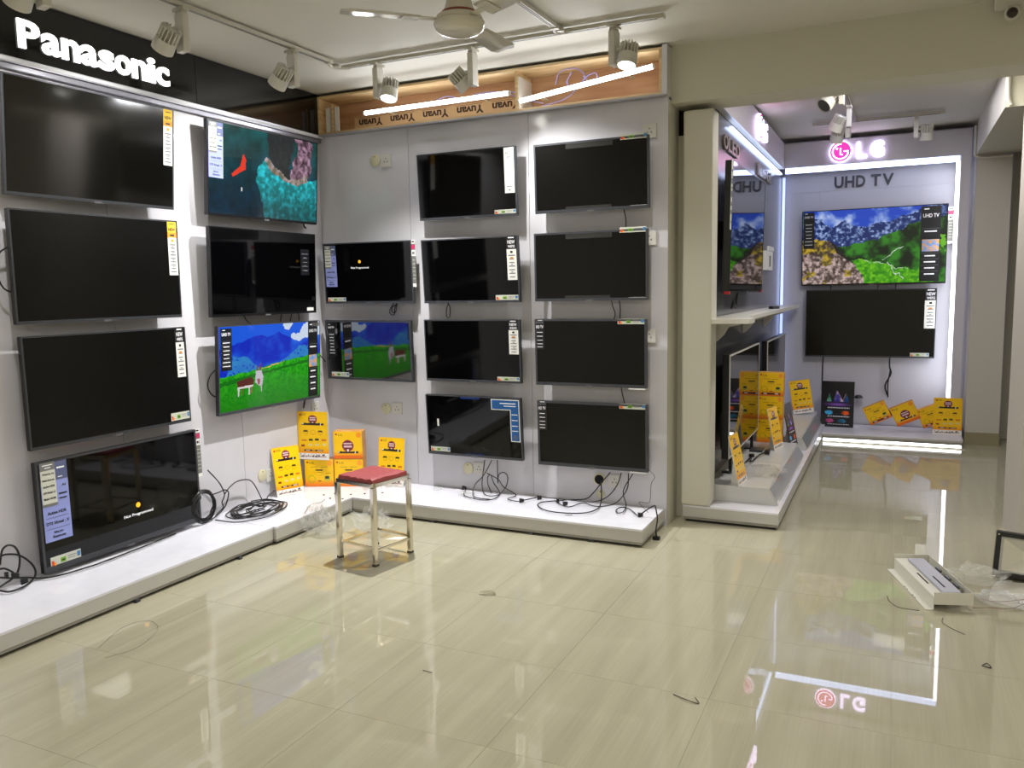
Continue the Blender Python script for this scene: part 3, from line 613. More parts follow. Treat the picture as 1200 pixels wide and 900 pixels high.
for k, (wl_, p, label, sc) in TV.items():
    fr = M_('light_grey_bezel', (66, 68, 72), .3, metal=.4) if k in ('L1', 'L2', 'L3', 'L4') else (M_('thin_black_bezel', (16, 16, 18), .25) if k in ('M1', 'U1', 'M2') else greypl)
    bz = {'L4': (.012, .03), 'P2': (.014, .018), 'M3': (.006, .02), 'S1': (.012, .018), 'S2': (.012, .018), 'S3': (.012, .02), 'S4': (.014, .022)}.get(k, (.008, .016))
    tvs[k], W, H = television(wl_, p, label, {'L': GL, 'B': GB, 'G': GF}[wl_], sc, fr, pics.get(k), bz)
    t = tvs[k]
    if k in ('L1', 'L2'): st_yellow(t, W, H, .928, .01, .99, .56)
    if k == 'L3': st_new(t, W, H, .925, .0, .985, .52); st_energy(t, W, H, .855, .885, .99, .965)
    if k == 'L4': st_lav(t, W, H, .02, .015, .165, .73); st_energy(t, W, H, .035, .87, .2, .955); st_side(t, W, H, .0, .52); notprog(t, W, H, .565, .66, .19)
    if k == 'M1': st_lav(t, W, H, .01, .02, .125, .6)
    if k == 'M2': slab(t, 'sticker', W, H, .84, .2, .93, .52, [blkst], [(0, 0, 1, 1, 0)], rows(inkg, 5, .1, .9)); slab(t, 'sticker', W, H, .9, .93, .97, .975, [paperw], [(0, 0, 1, 1, 0)])
    if k == 'M3': st_black(t, W, H, .02, .03, .115, .5); st_black(t, W, H, .865, .01, .97, .96, pic=True, n=8); slab(t, 'sticker', W, H, .9, .02, .99, .07, [gryst], [(0, 0, 1, 1, 0)])
    if k == 'P1': st_lav(t, W, H, .02, .04, .15, .72); st_energy(t, W, H, .03, .9, .24, .965); st_side(t, W, H, .0, .74, .03); notprog(t, W, H, .42, .36, .15)
    if k == 'P2': st_black(t, W, H, .03, .05, .12, .62); st_energy(t, W, H, .05, .88, .26, .955)
    if k == 'Q1': st_white(t, W, H, .89, .015, .985, .67); st_energy(t, W, H, .78, .905, .99, .965)
    if k == 'Q2': st_new(t, W, H, .89, .0, .985, .66); st_energy(t, W, H, .76, .885, .985, .96)
    if k == 'Q3': st_new(t, W, H, .89, .0, .985, .54, '820G'); st_energy(t, W, H, .76, .9, .985, .965)
    if k == 'Q4':
        g = G(); x = lambda u: -W/2+u*W; z = lambda v: H/2-v*H
        for y_, s_, m_ in ((-.0012, 0, paperw), (-.0018, .006, bluL)):
            g = G(); g.prism([(x(.70)+s_, z(.03)-s_), (x(.985)-s_, z(.03)-s_), (x(.985)-s_, z(.7)+s_), (x(.89)+s_, z(.7)+s_), (x(.89)+s_, z(.2)+s_), (x(.70)+s_, z(.2)+s_)], y_, y_+.0008, 'y')
            if m_ is paperw: par = lab(mk('angled_sticker', g, m_, t), 'blue and white angled feature sticker')
            else: mk('print', g, m_, par)
        g = G()
        for v in (.26, .35, .44, .52): g.box(x(.905), x(.965), -.0023, -.0018, z(v+.012), z(v))
        g.box(x(.79), x(.95), -.0023, -.0018, z(.1), z(.085)); g.box(x(.83), x(.95), -.0023, -.0018, z(.14), z(.128)); mk('print', g, inkw, par)
        g = G(); g.lathe([(.017, 0), (.017, .0007)], 18, Matrix.Translation((x(.937), -.0018, z(.63))) @ Matrix.Rotation(math.pi/2, 4, 'X')); mk('print', g, navst, par)
        st_energy(t, W, H, .03, .87, .24, .945); tape_(t, W, H, .4, .945, .6, 1.0, bluetape); tape_(t, W, H, .38, .0, .58, .05, bluetape)
        slab(t, 'sticker', W, H, .115, .4, .135, .52, [paperw], [(0, 0, 1, 1, 0)])
    if k in ('S1', 'S2'): st_energy(t, W, H, .765, -.03, .99, .045); tape_(t, W, H, .29, .02, .7, .1); tape_(t, W, H, .28, .92, .68, .995); slab(t, 'sticker', W, H, .84, .955, .99, 1.0, [paperw], [(0, 0, 1, 1, 0)], label='blank white label')
    if k in ('S3', 'S4'): st_hd(t, W, H); st_energy(t, W, H, .755, -.005, .985, .07); slab(t, 'sticker', W, H, .845, .97, .99, 1.02, [paperw], [(0, 0, 1, 1, 0)], label='blank white label')
    if k == 'U1': st_black(t, W, H, .01, .02, .09, .5); st_black(t, W, H, .825, .02, .955, .97, pic=True, n=8); st_side(t, W, H, .05, .5, .055)
    if k == 'U2': st_new(t, W, H, .915, .0, 1.0, .57, 'W87G'); st_energy(t, W, H, .82, .925, .96, .975)
# power leads that hang from single televisions (part of the television)
def lead(t, pts, r=.0035):
    g = G(); g.tube(pts, r, 6); mk('power_cable', g, cablem, t, smooth=True)
lead(tvs['S1'], [(.2, .03, -.2), (.205, .045, -.24), (.21, .05, -.29), (.205, .05, -.34)])
lead(tvs['S2'], [(.13, .03, -.2), (.135, .045, -.25), (.15, .05, -.3), (.14, .05, -.34)]); lead(tvs['S2'], [(.18, .03, -.2), (.185, .045, -.26), (.18, .05, -.34)])
lead(tvs['S3'], [(.2, .03, -.2), (.2, .045, -.25), (.215, .05, -.32)])
lead(tvs['P1'], [(.18, .03, -.18), (.21, .035, -.225), (.165, .03, -.25), (.155, .03, -.29), (.19, .03, -.3), (.2, .03, -.25), (.24, .03, -.2)])
lead(tvs['P1'], [(.2, .035, -.2), (.17, .04, -.24), (.17, .035, -.28), (.2, .035, -.28), (.22, .035, -.21)])
lead(tvs['Q2'], [(-.22, .03, -.19), (-.19, .035, -.24), (-.19, .03, -.31), (-.215, .03, -.31), (-.21, .03, -.25), (-.18, .03, -.2)])
lead(tvs['M1'], [(.38, .03, -.24), (.4, .03, -.3), (.42, .03, -.31)], .006)
lead(tvs['M2'], [(-.2, .03, -.25), (-.17, .035, -.3), (-.11, .045, -.34)]); lead(tvs['M2'], [(.17, .03, -.25), (.17, .05, -.33)]); lead(tvs['M2'], [(.27, .03, -.25), (.27, .05, -.33)]); lead(tvs['M2'], [(.33, .03, -.25), (.36, .05, -.33)])
lead(tvs['M3'], [(-.46, .03, .02), (-.515, .04, -.02), (-.535, .045, -.09), (-.5, .04, -.15), (-.44, .03, -.17)], .0045)
lead(tvs['M3'], [(.46, .03, .06), (.54, .04, .02), (.6, .04, -.03)], .004)
lead(tvs['M3'], [(.36, .03, -.27), (.35, .03, -.31), (.33, .02, -.34)], .006)
lead(tvs['U1'], [(-.37, .04, -.35), (-.37, .06, -.42)], .004); lead(tvs['U1'], [(.06, .04, -.35), (.06, .06, -.42)], .004); lead(tvs['U1'], [(.22, .04, -.35), (.22, .06, -.42)], .004)
lead(tvs['U2'], [(-.415, .04, -.3), (-.42, .06, -.5), (-.42, .06, -.68)], .006)
lead(tvs['U2'], [(.2, .04, -.3), (.2, .06, -.43), (.215, .06, -.5), (.165, .06, -.62), (.19, .06, -.72)], .007); lead(tvs['U2'], [(.21, .05, -.45), (.19, .06, -.6), (.195, .06, -.74)], .006)
lead(tvs['L2'], [(-.47, .03, .1), (-.52, .04, .06), (-.535, .045, -.02), (-.51, .04, -.1), (-.45, .03, -.13)], .004)
# side wall television and the two standing ones in the bay
def sidetv(y, z, W, H, xoff, tilt, label, sc, frame, bez, mount, thick=.035):
    p = (y, z, W, H, tilt, 0, 0, xoff)
    return television('V', p, label, GF, sc, frame, None, bez, mount, None, thick)
t, W, H = sidetv(6.02, 1.872, 1.38, .835, .135, .02, 'large dark mirror-like television high on the side wall of the far bay', mirror, M_('thin_black_bezel'), (.004, .012), True, .05)
slab(t, 'hanging_tag', W, H, -.035, .0, .0, .52, [crmst, blkst, gryst], [(0, 0, 1, 1, 0), (.1, .28, .9, .35, 1), (.1, .45, .9, .52, 1), (.15, .6, .85, .66, 2), (.15, .72, .85, .77, 1)], rows(ink, 7, .1, .95), y=.0, label='cream hanging list tag')
for s in (-1, 1):
    g = G(); g.box(s*W/2-.012-.006*s, s*W/2+.012-.006*s, -.004, .03, -H/2-.006, -H/2+.012); lab(mk('corner_guard', g, M_('red_foam', (200, 40, 50), .6), t), 'red corner guard')
lead(t, [(-.05, .05, -.4), (-.1, .07, -.5), (-.2, .07, -.53), (-.14, .07, -.47), (-.05, .07, -.53), (.02, .07, -.45)], .006)
TZ = .218
for y, H_, zc, lb in ((6.07, .70, .70, 'silver-edged television standing on the near tier of the side platform'), (7.78, .70, .68, 'grey silver-edged television standing behind the stacked cartons in the far bay')):
    t, W, H = sidetv(y, zc, 1.22 if y > 7 else 1.27, H_, .12, .0, lb, mirror, silver, (.012, .012), False, .05)
    g = G(); g.prism([(.05, -.33), (.075, -.3), (.085, -.1), (.05, .05)], -W*.42, W*.42, 'x'); mk('rear_cover', g, blackpl, t)
    for s in (-1, 1):
        g = G(); zb = TZ-zc
        g.prism([(s*W*.36-.015, -H/2+.02), (s*W*.36+.015, -H/2+.02), (s*W*.36+.02, zb+.002), (s*W*.36-.02, zb+.002)], .01, .03, 'y'); g.box(s*W*.36-.02, s*W*.36+.02, -.07, .075, zb+.001, zb+.009); mk('stand_foot', g, blackpl, t)
# ---------------------------------------------------------------- yellow cards and cartons
YEL, ORG = (250, 200, 4), (236, 112, 24)
def card_img(r, c, kind='full'):
    y, x = np.mgrid[0:r, 0:c]; u = (x+.5)/c; v = (y+.5)/r; asp = r/c
    im = mixc(YEL, ORG, np.clip((v-.72)*4, 0, 1)*.9+.25*np.clip((.06-v)*8, 0, 1)+.2*np.clip((.08-u)*8, 0, 1)+.2*np.clip((u-.93)*8, 0, 1))
    def put(m, col):
        nonlocal im; im = np.where(m[..., None], np.array(col, float), im)
    def disc(a, b, rad, col, inner=0):
        d = np.hypot(u-a, (v-b)*asp); put((d < rad) & (d >= inner), col)
    def rect(a, b, c2, d, col): put((u > a) & (u < c2) & (v > b) & (v < d), col)
    def badge(a, b, rad):
        disc(a, b, rad, (118, 28, 48)); disc(a, b, rad, (160, 60, 70), rad*.86)
        for k in (-.35, .15): rect(a-rad*.7, b+(k-.13)*rad/asp, a+rad*.7, b+(k+.13)*rad/asp, (226, 200, 205))
        rect(a-.03, b+rad*.6/asp, a+.03, b+rad*1.1/asp, (240, 235, 235))
    def head(b, h):
        rect(.14, b, .86, b+h, (32, 24, 20)); put((u > .14) & (u < .86) & (v > b-h*.45) & (v < b+h) & (fbm(r, c, 30, 5, 2) > .55), (32, 24, 20))
        rect(.74, b-h*.3, .765, b+h, (245, 240, 230)); rect(.14, b, .2, b+h*.7, (235, 220, 200))
    disc(.1, .07 if kind == 'full' else .1, .035, (190, 50, 40), .0)
    if kind in ('full',):
        badge(.5, .16, .15); head(.245, .035)
        for a in (.26, .5, .74):
            disc(a, .43, .085, (210, 150, 0), .07); rect(a-.07, .39, a+.07, .425, (40, 40, 20)) if a != .5 else None
            rect(a-.055, .44, a+.055, .445, (120, 100, 20))
        for a, b in ((.2, .6), (.42, .59), (.62, .58), (.85, .585)): rect(a-.08, b-.02, a+.08, b+.02, (214, 120, 20)) if a in (.2, .85) else rect(a-.06, b-.025, a+.06, b+.02, (50, 44, 20))
        for a, b in ((.16, .71), (.4, .7), (.62, .69), (.86, .68)): rect(a-.06, b-.022, a+.06, b+.02, (150, 50, 20) if a < .2 else (225, 205, 150))
        rect(.18, .79, .82, .825, (70, 20, 24)); rect(.25, .797, .38, .818, (225, 205, 205)); rect(.46, .797, .56, .818, (240, 190, 60)); rect(.63, .797, .78, .818, (225, 205, 205))
        rect(0, .865, 1, 1, (238, 232, 226)); rect(.08, .925, .92, .945, (150, 110, 110)); put((v > .885) & (v < .95) & (u > .06) & (u < .92) & (fbm(r, c, 34, 8, 2) > .62), (60, 50, 50))
    elif kind == 'badge':
        disc(.88, .13, .09, (250, 150, 40)); badge(.5, .52, .2); head(.74, .06); rect(0, .88, 1, 1, ORG)
    else:
        disc(.88, .13, .09, (250, 160, 50))
        rect(.2, .27, .8, .285, (150, 120, 30)); disc(.5, .43, .16, (215, 175, 20), .145); rect(.38, .36, .62, .42, (40, 40, 20)); rect(.4, .47, .6, .48, (120, 110, 30))
        disc(.24, .72, .13, (150, 170, 30), .11); disc(.78, .7, .11, (200, 190, 60)); rect(.7, .62, .84, .72, (50, 50, 40)); rect(.45, .78, .56, .81, (90, 60, 20)); rect(.74, .5, .9, .52, (90, 70, 20))
        if kind == 'footer': rect(.12, .86, .88, .95, (80, 20, 20)); rect(.2, .885, .35, .93, (225, 200, 200)); rect(.65, .885, .8, .93, (225, 200, 200))
    return im
prm = attr_mat('printed_card', 0, .35)
cardimg = card_img(120, 70); cb, cw, cf = card_img(60, 64, 'badge'), card_img(60, 64, 'white'), card_img(60, 64, 'footer')
peakimg = img_peaks()
redink = M_('red_ink', (190, 40, 50), .5)
meshes = {}
def standee(M, W, H, label, group='yellow standing cards', img=None, key='card', cat='standee', board=paperw, wedge=True):
    t = thing('standee', label, cat, M, group)
    g = G(); g.box(-W/2, W/2, .0006, .005, 0, H); mk('board', g, board, t)
    k = (key, round(W, 3), round(H, 3))
    if k not in meshes: meshes[k] = grid_mesh('print', cardimg if img is None else img, W, H, prm if key == 'card' else attr_mat('poster_print', 0, .25))
    mk('printed_face', None, None, t, Matrix.Translation((-W/2, 0, 0)), me=meshes[k])
    if key == 'card':
        g = G(); add_text(g, 'LG', -W/2+.035, H*.93-.004, .03, .014, y=-.0002, depth=.0004); mk('lettering', g, M_('dark_brown_ink', (60, 30, 10)), t)
    if wedge:
        g = G(); g.add([(-.02, .0052, .7*H), (.02, .0052, .7*H), (.02, .0052, .02*H), (-.02, .0052, .02*H), (.02, .25*H, .0), (-.02, .25*H, .0)], [(0, 1, 2, 3), (0, 5, 4, 1), (3, 2, 4, 5), (0, 3, 5), (1, 4, 2)]); mk('back_prop', g, paperw, t)
    return t
def carton(M, W, D, H, label, img, group, key):
    t = thing('carton', label, 'carton', M, group)
    g = G(); g.box(-W/2, W/2, 0, D, 0, H, 0); mk('box', g, M_('carton_board', (206, 160, 96), .6, noise=(9, (196, 132, 66), (1, 1, 1), .4, .6)), t, bevel=.002)
    k = (key, round(W, 3), round(H, 3))
    if k not in meshes: meshes[k] = grid_mesh('print', img, W-.003, H-.003, prm)
    mk('printed_front', None, None, t, Matrix.Translation((-W/2+.0015, -.0006, .0015)), me=meshes[k])
    g = G(); add_text(g, 'LG', -W/2+.038, H-.032, .03, .014, y=-.0009, depth=.0003); mk('lettering', g, M_('dark_brown_ink', (60, 30, 10)), t)
    g = G(); g.box(-W/2+.01, W/2-.01, D*.47, D*.53, H, H+.0006); mk('packing_tape', g, M_('tan_tape', (200, 160, 100), .3), t)
    return t
def TR(x, y, z, rz=0, rx=0, ry=0): return Matrix.Translation((x, y, z)) @ Matrix.Rotation(rz, 4, 'Z') @ Matrix.Rotation(rx, 4, 'X') @ Matrix.Rotation(ry, 4, 'Y')
a = math.radians(22); ca, sa = math.cos(a), math.sin(a); P0 = (-3.835, 4.57)
def cpos(d): return (P0[0]+ca*d, P0[1]+sa*d)
gc = 'yellow cartons in the wall corner'
for d, z, im, ky, lb in ((.107, .111, cw, 'w', 'left yellow carton on the corner platform, under a standing card'), (.325, .111, cw, 'w', 'right lower yellow carton behind the stool, on the corner platform'), (.325, .314, cb, 'b', 'upper yellow carton with a maroon round badge, on top of another')):
    x, y = cpos(d); carton(T(x, y, z, a), .212, .1, .2, lb, im, gc, ky)
x, y = cpos(.085); standee(TR(x-.005, y-.012, .312, a*.55, 0, .01), .236, .35, 'tall yellow card standing on the left corner carton', wedge=False)
standee(TR(-3.765, 4.335, .111, math.radians(66), -.2), .2, .34, 'yellow card standing on the platform by the left wall, beside the coiled cable', wedge=True)
standee(TR(-3.255, 4.80, .113, math.radians(2), -.12), .215, .35, 'yellow card standing by the back wall behind the red stool', wedge=True)
# far bay: cartons tumbled on the back platform, poster
gf = 'yellow cartons leaning on the back platform of the far bay'
def tilted(cx, cz, y, rot, W, H, im, ky, lb):
    M = Matrix.Translation((cx, y, cz)) @ Matrix.Rotation(-rot, 4, 'Y') @ Matrix.Translation((0, 0, -H/2)); carton(M, W, .1, H, lb, im, gf, ky)
tilted(-.135, .268, 8.45, math.radians(27), .205, .175, cf, 'f', 'tilted yellow carton nearest the black poster in the far bay')
tilted(.105, .272, 8.46, math.radians(26), .215, .185, cb, 'b2', 'tilted yellow carton with a maroon badge, middle of the far row')
tilted(.325, .255, 8.5, math.radians(24), .2, .18, cf, 'f', 'tilted yellow carton half hidden behind the upright card in the far bay')
standee(TR(.462, 8.45, .091, 0, -.04), .238, .345, 'upright yellow card at the right end of the far platform', wedge=True)
standee(TR(-.50, 8.58, .091, math.radians(-3), -.05), .305, .455, 'black poster board with coloured peaks standing on the far platform', 'posters in the far bay', peakimg, 'peaks', 'poster', blackpl)
g = G(); g.lathe([(.03, 0), (.045, .004), (.03, .03), (.012, .036)], 16, T(-.315, 8.78, .36)); pd = tag(mk('black_cap', g, blackpl, smooth=True), 'small black round cap fixed on the wall right of the poster', 'cap')
# side platform tiers
def tier(y0, y1, label):
    t = thing('display_tier', label, 'display tier', T(-.87, (y0+y1)/2, .11), 'display tiers with sloped glass fronts'); h = (y1-y0)/2
    g = G(); g.prism([(-.23, .001), (.228, .001), (.168, .107), (-.23, .107)], -h, h, 'y'); mk('body', g, M_('tier_white', (204, 204, 202), .25), t)
    g = G(); n = Vector((.87, 0, .494)); 
    def pt(s, y, o): return (.228-.06*s+n.x*o, y, .001+.106*s+n.z*o)
    for nm, m, a0, a1, e0, e1, o0, o1 in (('frame', silver, .02, .98, .01, .01, .0005, .003), ('glass_front', M_('tier_glass', (176, 178, 178), .06, spec=1, metal=.2), .1, .9, .03, .03, .003, .005)):
        g = G(); vs = [pt(a0, -h+e0, o0), pt(a0, h-e1, o0), pt(a1, h-e1, o0), pt(a1, -h+e0, o0), pt(a0, -h+e0, o1), pt(a0, h-e1, o1), pt(a1, h-e1, o1), pt(a1, -h+e0, o1)]
        g.add(vs, [(0, 3, 2, 1), (4, 5, 6, 7), (0, 1, 5, 4), (1, 2, 6, 5), (2, 3, 7, 6), (3, 0, 4, 7)]); mk(nm, g, m, t)
tier(5.255, 6.90, 'near white tier with a sloped glass front on the side platform')
tier(7.16, 8.7, 'far white tier with a sloped glass front on the side platform')
gs = 'yellow cartons stacked on the side platform'
for k, lb in enumerate(('lowest yellow carton of the stack between the standing televisions', 'middle yellow carton of the stack between the standing televisions', 'topmost yellow carton of the stack between the standing televisions')):
    carton(T(-.912+.004*k, 6.84, .2185+.193*k, 0), .2, .1, .192, lb, cw if k < 2 else cf, gs, 'w3' if k < 2 else 'f3')
g = 'yellow cards on the side platform'
standee(TR(-.865, 5.33, .2185, math.radians(84), -.22), .2, .33, 'yellow card on the near tier, nearest the column panel', g)
standee(TR(-.80, 6.60, .2185, math.radians(76), -.2), .19, .33, 'yellow card on the near tier beside the carton stack', g)
standee(TR(-.80, 8.47, .232, math.radians(20), -.16, -.13), .2, .33, 'yellow card on the far tier facing the aisle', g)
standee(TR(-.722, 7.03, .111, math.radians(80), -.2), .2, .42, 'narrow purple peaks poster between the two tiers', 'posters in the far bay', peakimg, 'peaks', 'poster', blackpl)
# ---------------------------------------------------------------- stool
st = thing('stool', 'square steel stool with a dark red vinyl seat in front of the corner', 'stool', T(-2.664, 3.757, 0, math.radians(-10.5)))
def bar(g, p0, p1, r): 
    p0, p1 = Vector(p0), Vector(p1); d = p1-p0; M = Matrix.Translation(p0) @ d.to_track_quat('Z', 'Y').to_matrix().to_4x4(); g.box(-r, r, -r, r, 0, d.length, 0, M)
hs = .135; q = [(-hs, -hs), (hs, -hs), (hs, hs), (-hs, hs)]
for x, y in q:
    g = G(); g.box(x*1.04-.0125, x*1.04+.0125, y*1.04-.0125, y*1.04+.0125, .008, .44); l = mk('leg', g, chrome, st, bevel=.002)
    g = G(); g.box(x*1.04-.0135, x*1.04+.0135, y*1.04-.0135, y*1.04+.0135, 0, .012); mk('foot_cap', g, M_('grey_rubber', (70, 66, 58), .6), l)
for k in range(4):
    (xa, ya), (xb, yb) = q[k], q[(k+1) % 4]; f = .9; dx, dy = (xb-xa), (yb-ya)
    g = G(); z = .085 if k % 2 else .1; bar(g, (xa*1.04+dx*.045, ya*1.04+dy*.045, z), (xb*1.04-dx*.045, yb*1.04-dy*.045, z), .006); mk('stretcher', g, chrome, st)
    g = G(); bar(g, (xa*1.04+dx*.045*(k % 2), ya*1.04+dy*.045*(k % 2), .452), (xb*1.04-dx*.045*(k % 2), yb*1.04-dy*.045*(k % 2), .452), .0115); mk('seat_rail', g, chrome, st, bevel=.002)
g = G(); g.box(-.125, .125, -.125, .125, .444, .452); mk('seat_board', g, M_('seat_board', (150, 140, 110), .7), st)
bm = bmesh.new(); bmesh.ops.create_grid(bm, x_segments=16, y_segments=16, size=.138)
top = [(v.co.x, v.co.y) for v in bm.verts]; bm.free()
g = G(); nn = 14; gx = [-.134+.268*i/nn for i in range(nn+1)]
V = []
for j in range(nn+1):
    for i in range(nn+1):
        e = min(gx[i]+.134, .134-gx[i], gx[j]+.134, .134-gx[j]); z = .486+.003*math.sin(i*2.1+j*.7)*math.cos(j*1.3)-.010*max(0, 1-e/.012)**2*.6+.003*random.random(); V.append((gx[i], gx[j], z))
Fq = [(j*(nn+1)+i, j*(nn+1)+i+1, (j+1)*(nn+1)+i+1, (j+1)*(nn+1)+i) for j in range(nn) for i in range(nn)]
rim = [i for i in range(nn+1)]+[j*(nn+1)+nn for j in range(1, nn+1)]+[nn*(nn+1)+i for i in range(nn-1, -1, -1)]+[j*(nn+1) for j in range(nn-1, 0, -1)]
b0 = len(V); V += [(V[i][0]*1.02, V[i][1]*1.02, .4645) for i in rim]; R_ = len(rim)
Fq += [(rim[i], rim[(i+1) % R_], b0+(i+1) % R_, b0+i) for i in range(R_)]+[tuple(b0+i for i in range(R_))]
g.add(V, Fq); mk('seat', g, maroon, st, smooth=True)
def rag(name, parent, cx, cy_, w_, zt, hmin, hmax, mat, seed, axis='x'):
    rr = random.Random(seed); n = 16; vs = []; fs = []
    for i in range(n+1):
        s = -w_/2+w_*i/n; d = rr.uniform(hmin, hmax)*(1-abs(2*i/n-1)**3*.6); o1, o2 = rr.uniform(-.006, .006), rr.uniform(-.012, .012)
        for h, oo in ((0, 0), (d*.5, o1), (d, o2)):
            vs.append((cx+s, cy_+oo, zt-h) if axis == 'x' else (cx+oo, cy_+s, zt-h))
    for i in range(n):
        for k in range(2): fs.append((i*3+k, i*3+3+k, i*3+4+k, i*3+1+k))
    g = G(); g.add(vs, fs); o = mk(name, g, mat, parent); m = o.modifiers.new('s', 'SOLIDIFY'); m.thickness = .0006; return o
rag('torn_wrapping', st, .12, .02, .2, .444, .012, .045, filmc, 4, 'y'); rag('torn_wrapping', st, .05, -.12, .12, .444, .005, .03, filmc, 5)
# ---------------------------------------------------------------- track lights
def track(name, p0, p1, label, w_=.034):
    p0, p1 = Vector(p0), Vector(p1); d = p1-p0; q = d.to_track_quat('X', 'Z').to_matrix().to_4x4(); L = d.length
    t = thing(name, label, 'track rail', Matrix.Translation(p0) @ q, 'ceiling track rails')
    g = G(); g.box(0, L, -w_/2, w_/2, 0, .02); mk('rail', g, offwhite, t)
    for s in (-1, 1): g = G(); g.box(0, L, s*.006-.0015, s*.006+.0015, -.001, .001); mk('conductor_slot', g, dark, t)
    for a in (-.004, L-.03): g = G(); g.box(a, a+.034, -w_/2-.003, w_/2+.003, -.004, .019); mk('end_connector', g, offwhite, t)
ZT = 2.899
track('track_rail', (-3.24, .6, ZT), (-3.19, 4.22, ZT), 'white track rail running along the left wall ceiling')
track('track_rail', (-3.19, 4.36, ZT), (-1.15, 4.36, ZT), 'white track rail crossing the ceiling before the plywood box')
track('track_rail', (-1.72, 4.27, ZT), (-1.76, 1.6, ZT), 'short white track rail joining from behind the ceiling fan')
for a, b in (((-3.2, 4.22), (-3.19, 4.36)), ((-1.72, 4.26), (-1.7, 4.34))):
    g = G(); g.tube([(a[0], a[1]-.02, ZT+.006), ((a[0]+b[0])/2-.02, (a[1]+b[1])/2, ZT-.002), (b[0]+.03, b[1], ZT+.004)], .012, 8); g.lathe([(.022, -.008), (.026, 0), (.022, .012)], 14, T((a[0]+b[0])/2, (a[1]+b[1])/2, ZT)); tag(mk('rail_coupler', g, offwhite, smooth=True), 'white coupler joining two track rails beside the '+('left wall rail' if a[0] < -3 else 'fan rail'), 'rail coupler', 'track rail couplers')
def spot(x, y, zr, side, aim, label, lit=True, group='track spotlights', energy=0, hd=.105, long_=1.0, angle=120):
    """x,y,zr: adapter point under the rail; side: unit (sx,sy) towards which the lamp head hangs"""
    rz = math.atan2(side[1], side[0]); t = thing('track_spotlight', label, 'spotlight', T(x, y, zr, rz), group)
    g = G(); g.box(-.02, .02, -.05, .05, -.016, 0); g.box(-.014, .014, -.03, .03, -.03, -.016); mk('adapter', g, offwhite, t, bevel=.002)
    g = G(); g.box(-.018, .018, -.036, .036, -.03-.18*long_, -.03); o = mk('driver_box', g, whitepl, t, bevel=.004)
    g = G()
    for k in range(4): g.lathe([(.0018, 0), (.0018, .001)], 6, Matrix.Translation((.0, -.0365, -.06-.016*k)) @ Matrix.Rotation(math.pi/2, 4, 'X'))
    mk('screw', g, dark, o)
    g = G(); g.lathe([(.012, 0), (.012, .03)], 10, Matrix.Translation((.016, 0, -.13*long_)) @ Matrix.Rotation(math.pi/2, 4, 'Y')); mk('pivot', g, whitepl, t)
    c = Vector((.082, 0, -.165*long_)); Rz = Matrix.Rotation(-rz, 3, 'Z'); d = (Rz @ Vector(aim)).normalized()
    H = Matrix.Translation(c) @ d.to_track_quat('Z', 'Y').to_matrix().to_4x4()
    hr = hd/2
    g = G(); g.lathe([(hr*.4, -.058), (hr*.5, -.055), (hr*.5, .0), (hr*.96, .0), (hr, .03), (hr*1.02, .062), (hr*.9, .062), (hr*.88, .055)], 28, H); hh = mk('lamp_head', g, whitepl, t, smooth=True)
    g = G()
    for k in range(16):
        an = 2*math.pi*k/16; g.box(hr*.5, hr*.96, -.0026, .0026, -.06, .002, 0, H @ Matrix.Rotation(an, 4, 'Z'))
    mk('cooling_fins', g, whitepl, hh)
    g = G(); g.lathe([(hr*.86, .05), (hr*.86, .058)], 24, H); o = mk('lens', g, lensm if lit else lensoff, hh)
    lab(o, 'glowing lens' if lit else 'dark lens')
    if energy:
        wp = T(x, y, zr, rz) @ H @ Vector((0, 0, .075)); light('spot_beam', 'SPOT', wp, energy, (1, .985, .95), .022, aim=wp+Vector(aim), angle=angle)
SPE = 110
spot(-2.94, 4.36, ZT-.001, (1, 0), (.02, -.35, -1), 'lit track spotlight above the left tube light, nearest the corner', energy=SPE*2.3, angle=140)
spot(-2.28, 4.36, ZT-.001, (-1, 0), (.42, .45, -.62), 'track spotlight turned away towards the wall, middle of the back rail', energy=SPE*.6, angle=75)
spot(-1.42, 4.36, ZT-.001, (1, -.15), (-.05, -.3, -1), 'lit track spotlight at the right end of the back rail, before the slanting tube', energy=SPE*.5, angle=130)
spot(-3.21, 3.08, ZT-.001, (-.25, -1), (-.75, .1, -.75), 'track spotlight on the left rail above the end of the Panasonic letters', lit=True, energy=SPE*.3, angle=110)
spot(-3.2, 3.88, ZT-.001, (-.25, -1), (-.75, .1, -.75), 'track spotlight on the left rail nearest the wall corner', lit=True, energy=SPE*.3, angle=110)
spot(-3.22, 2.36, ZT-.001, (-.25, -1), (-.75, .1, -.75), 'track spotlight on the left rail at the top edge above the letter P', lit=True, energy=SPE*.3, angle=110)
# ---------------------------------------------------------------- ceiling fan
fan = thing('ceiling_fan', 'white three-blade ceiling fan near the track rails', 'ceiling fan', T(-1.70, 3.14, 2.60))
g = G(); g.lathe([(.0, -.028), (.05, -.03), (.085, -.022), (.102, -.008), (.108, .008), (.108, .018), (.1, .026), (.1, .032), (.094, .044), (.05, .056), (.01, .058)], 36); mk('motor', g, M_('fan_enamel', (205, 200, 186), .12), fan, smooth=True)
g = G(); g.lathe([(.075, .052), (.075, .06)], 30); mk('red_ring', g, M_('copper_ring', (130, 60, 40), .4), fan)
g = G(); g.lathe([(.072, .06), (.062, .075), (.045, .13), (.03, .14)], 30); mk('lower_canopy', g, M_('fan_enamel'), fan, smooth=True)
g = G(); g.lathe([(.01, .05), (.01, .30)], 12); mk('down_rod', g, M_('fan_enamel'), fan)
g = G(); g.lathe([(.02, .25), (.06, .29), (.065, .329)], 24); mk('upper_canopy', g, M_('fan_enamel'), fan, smooth=True)
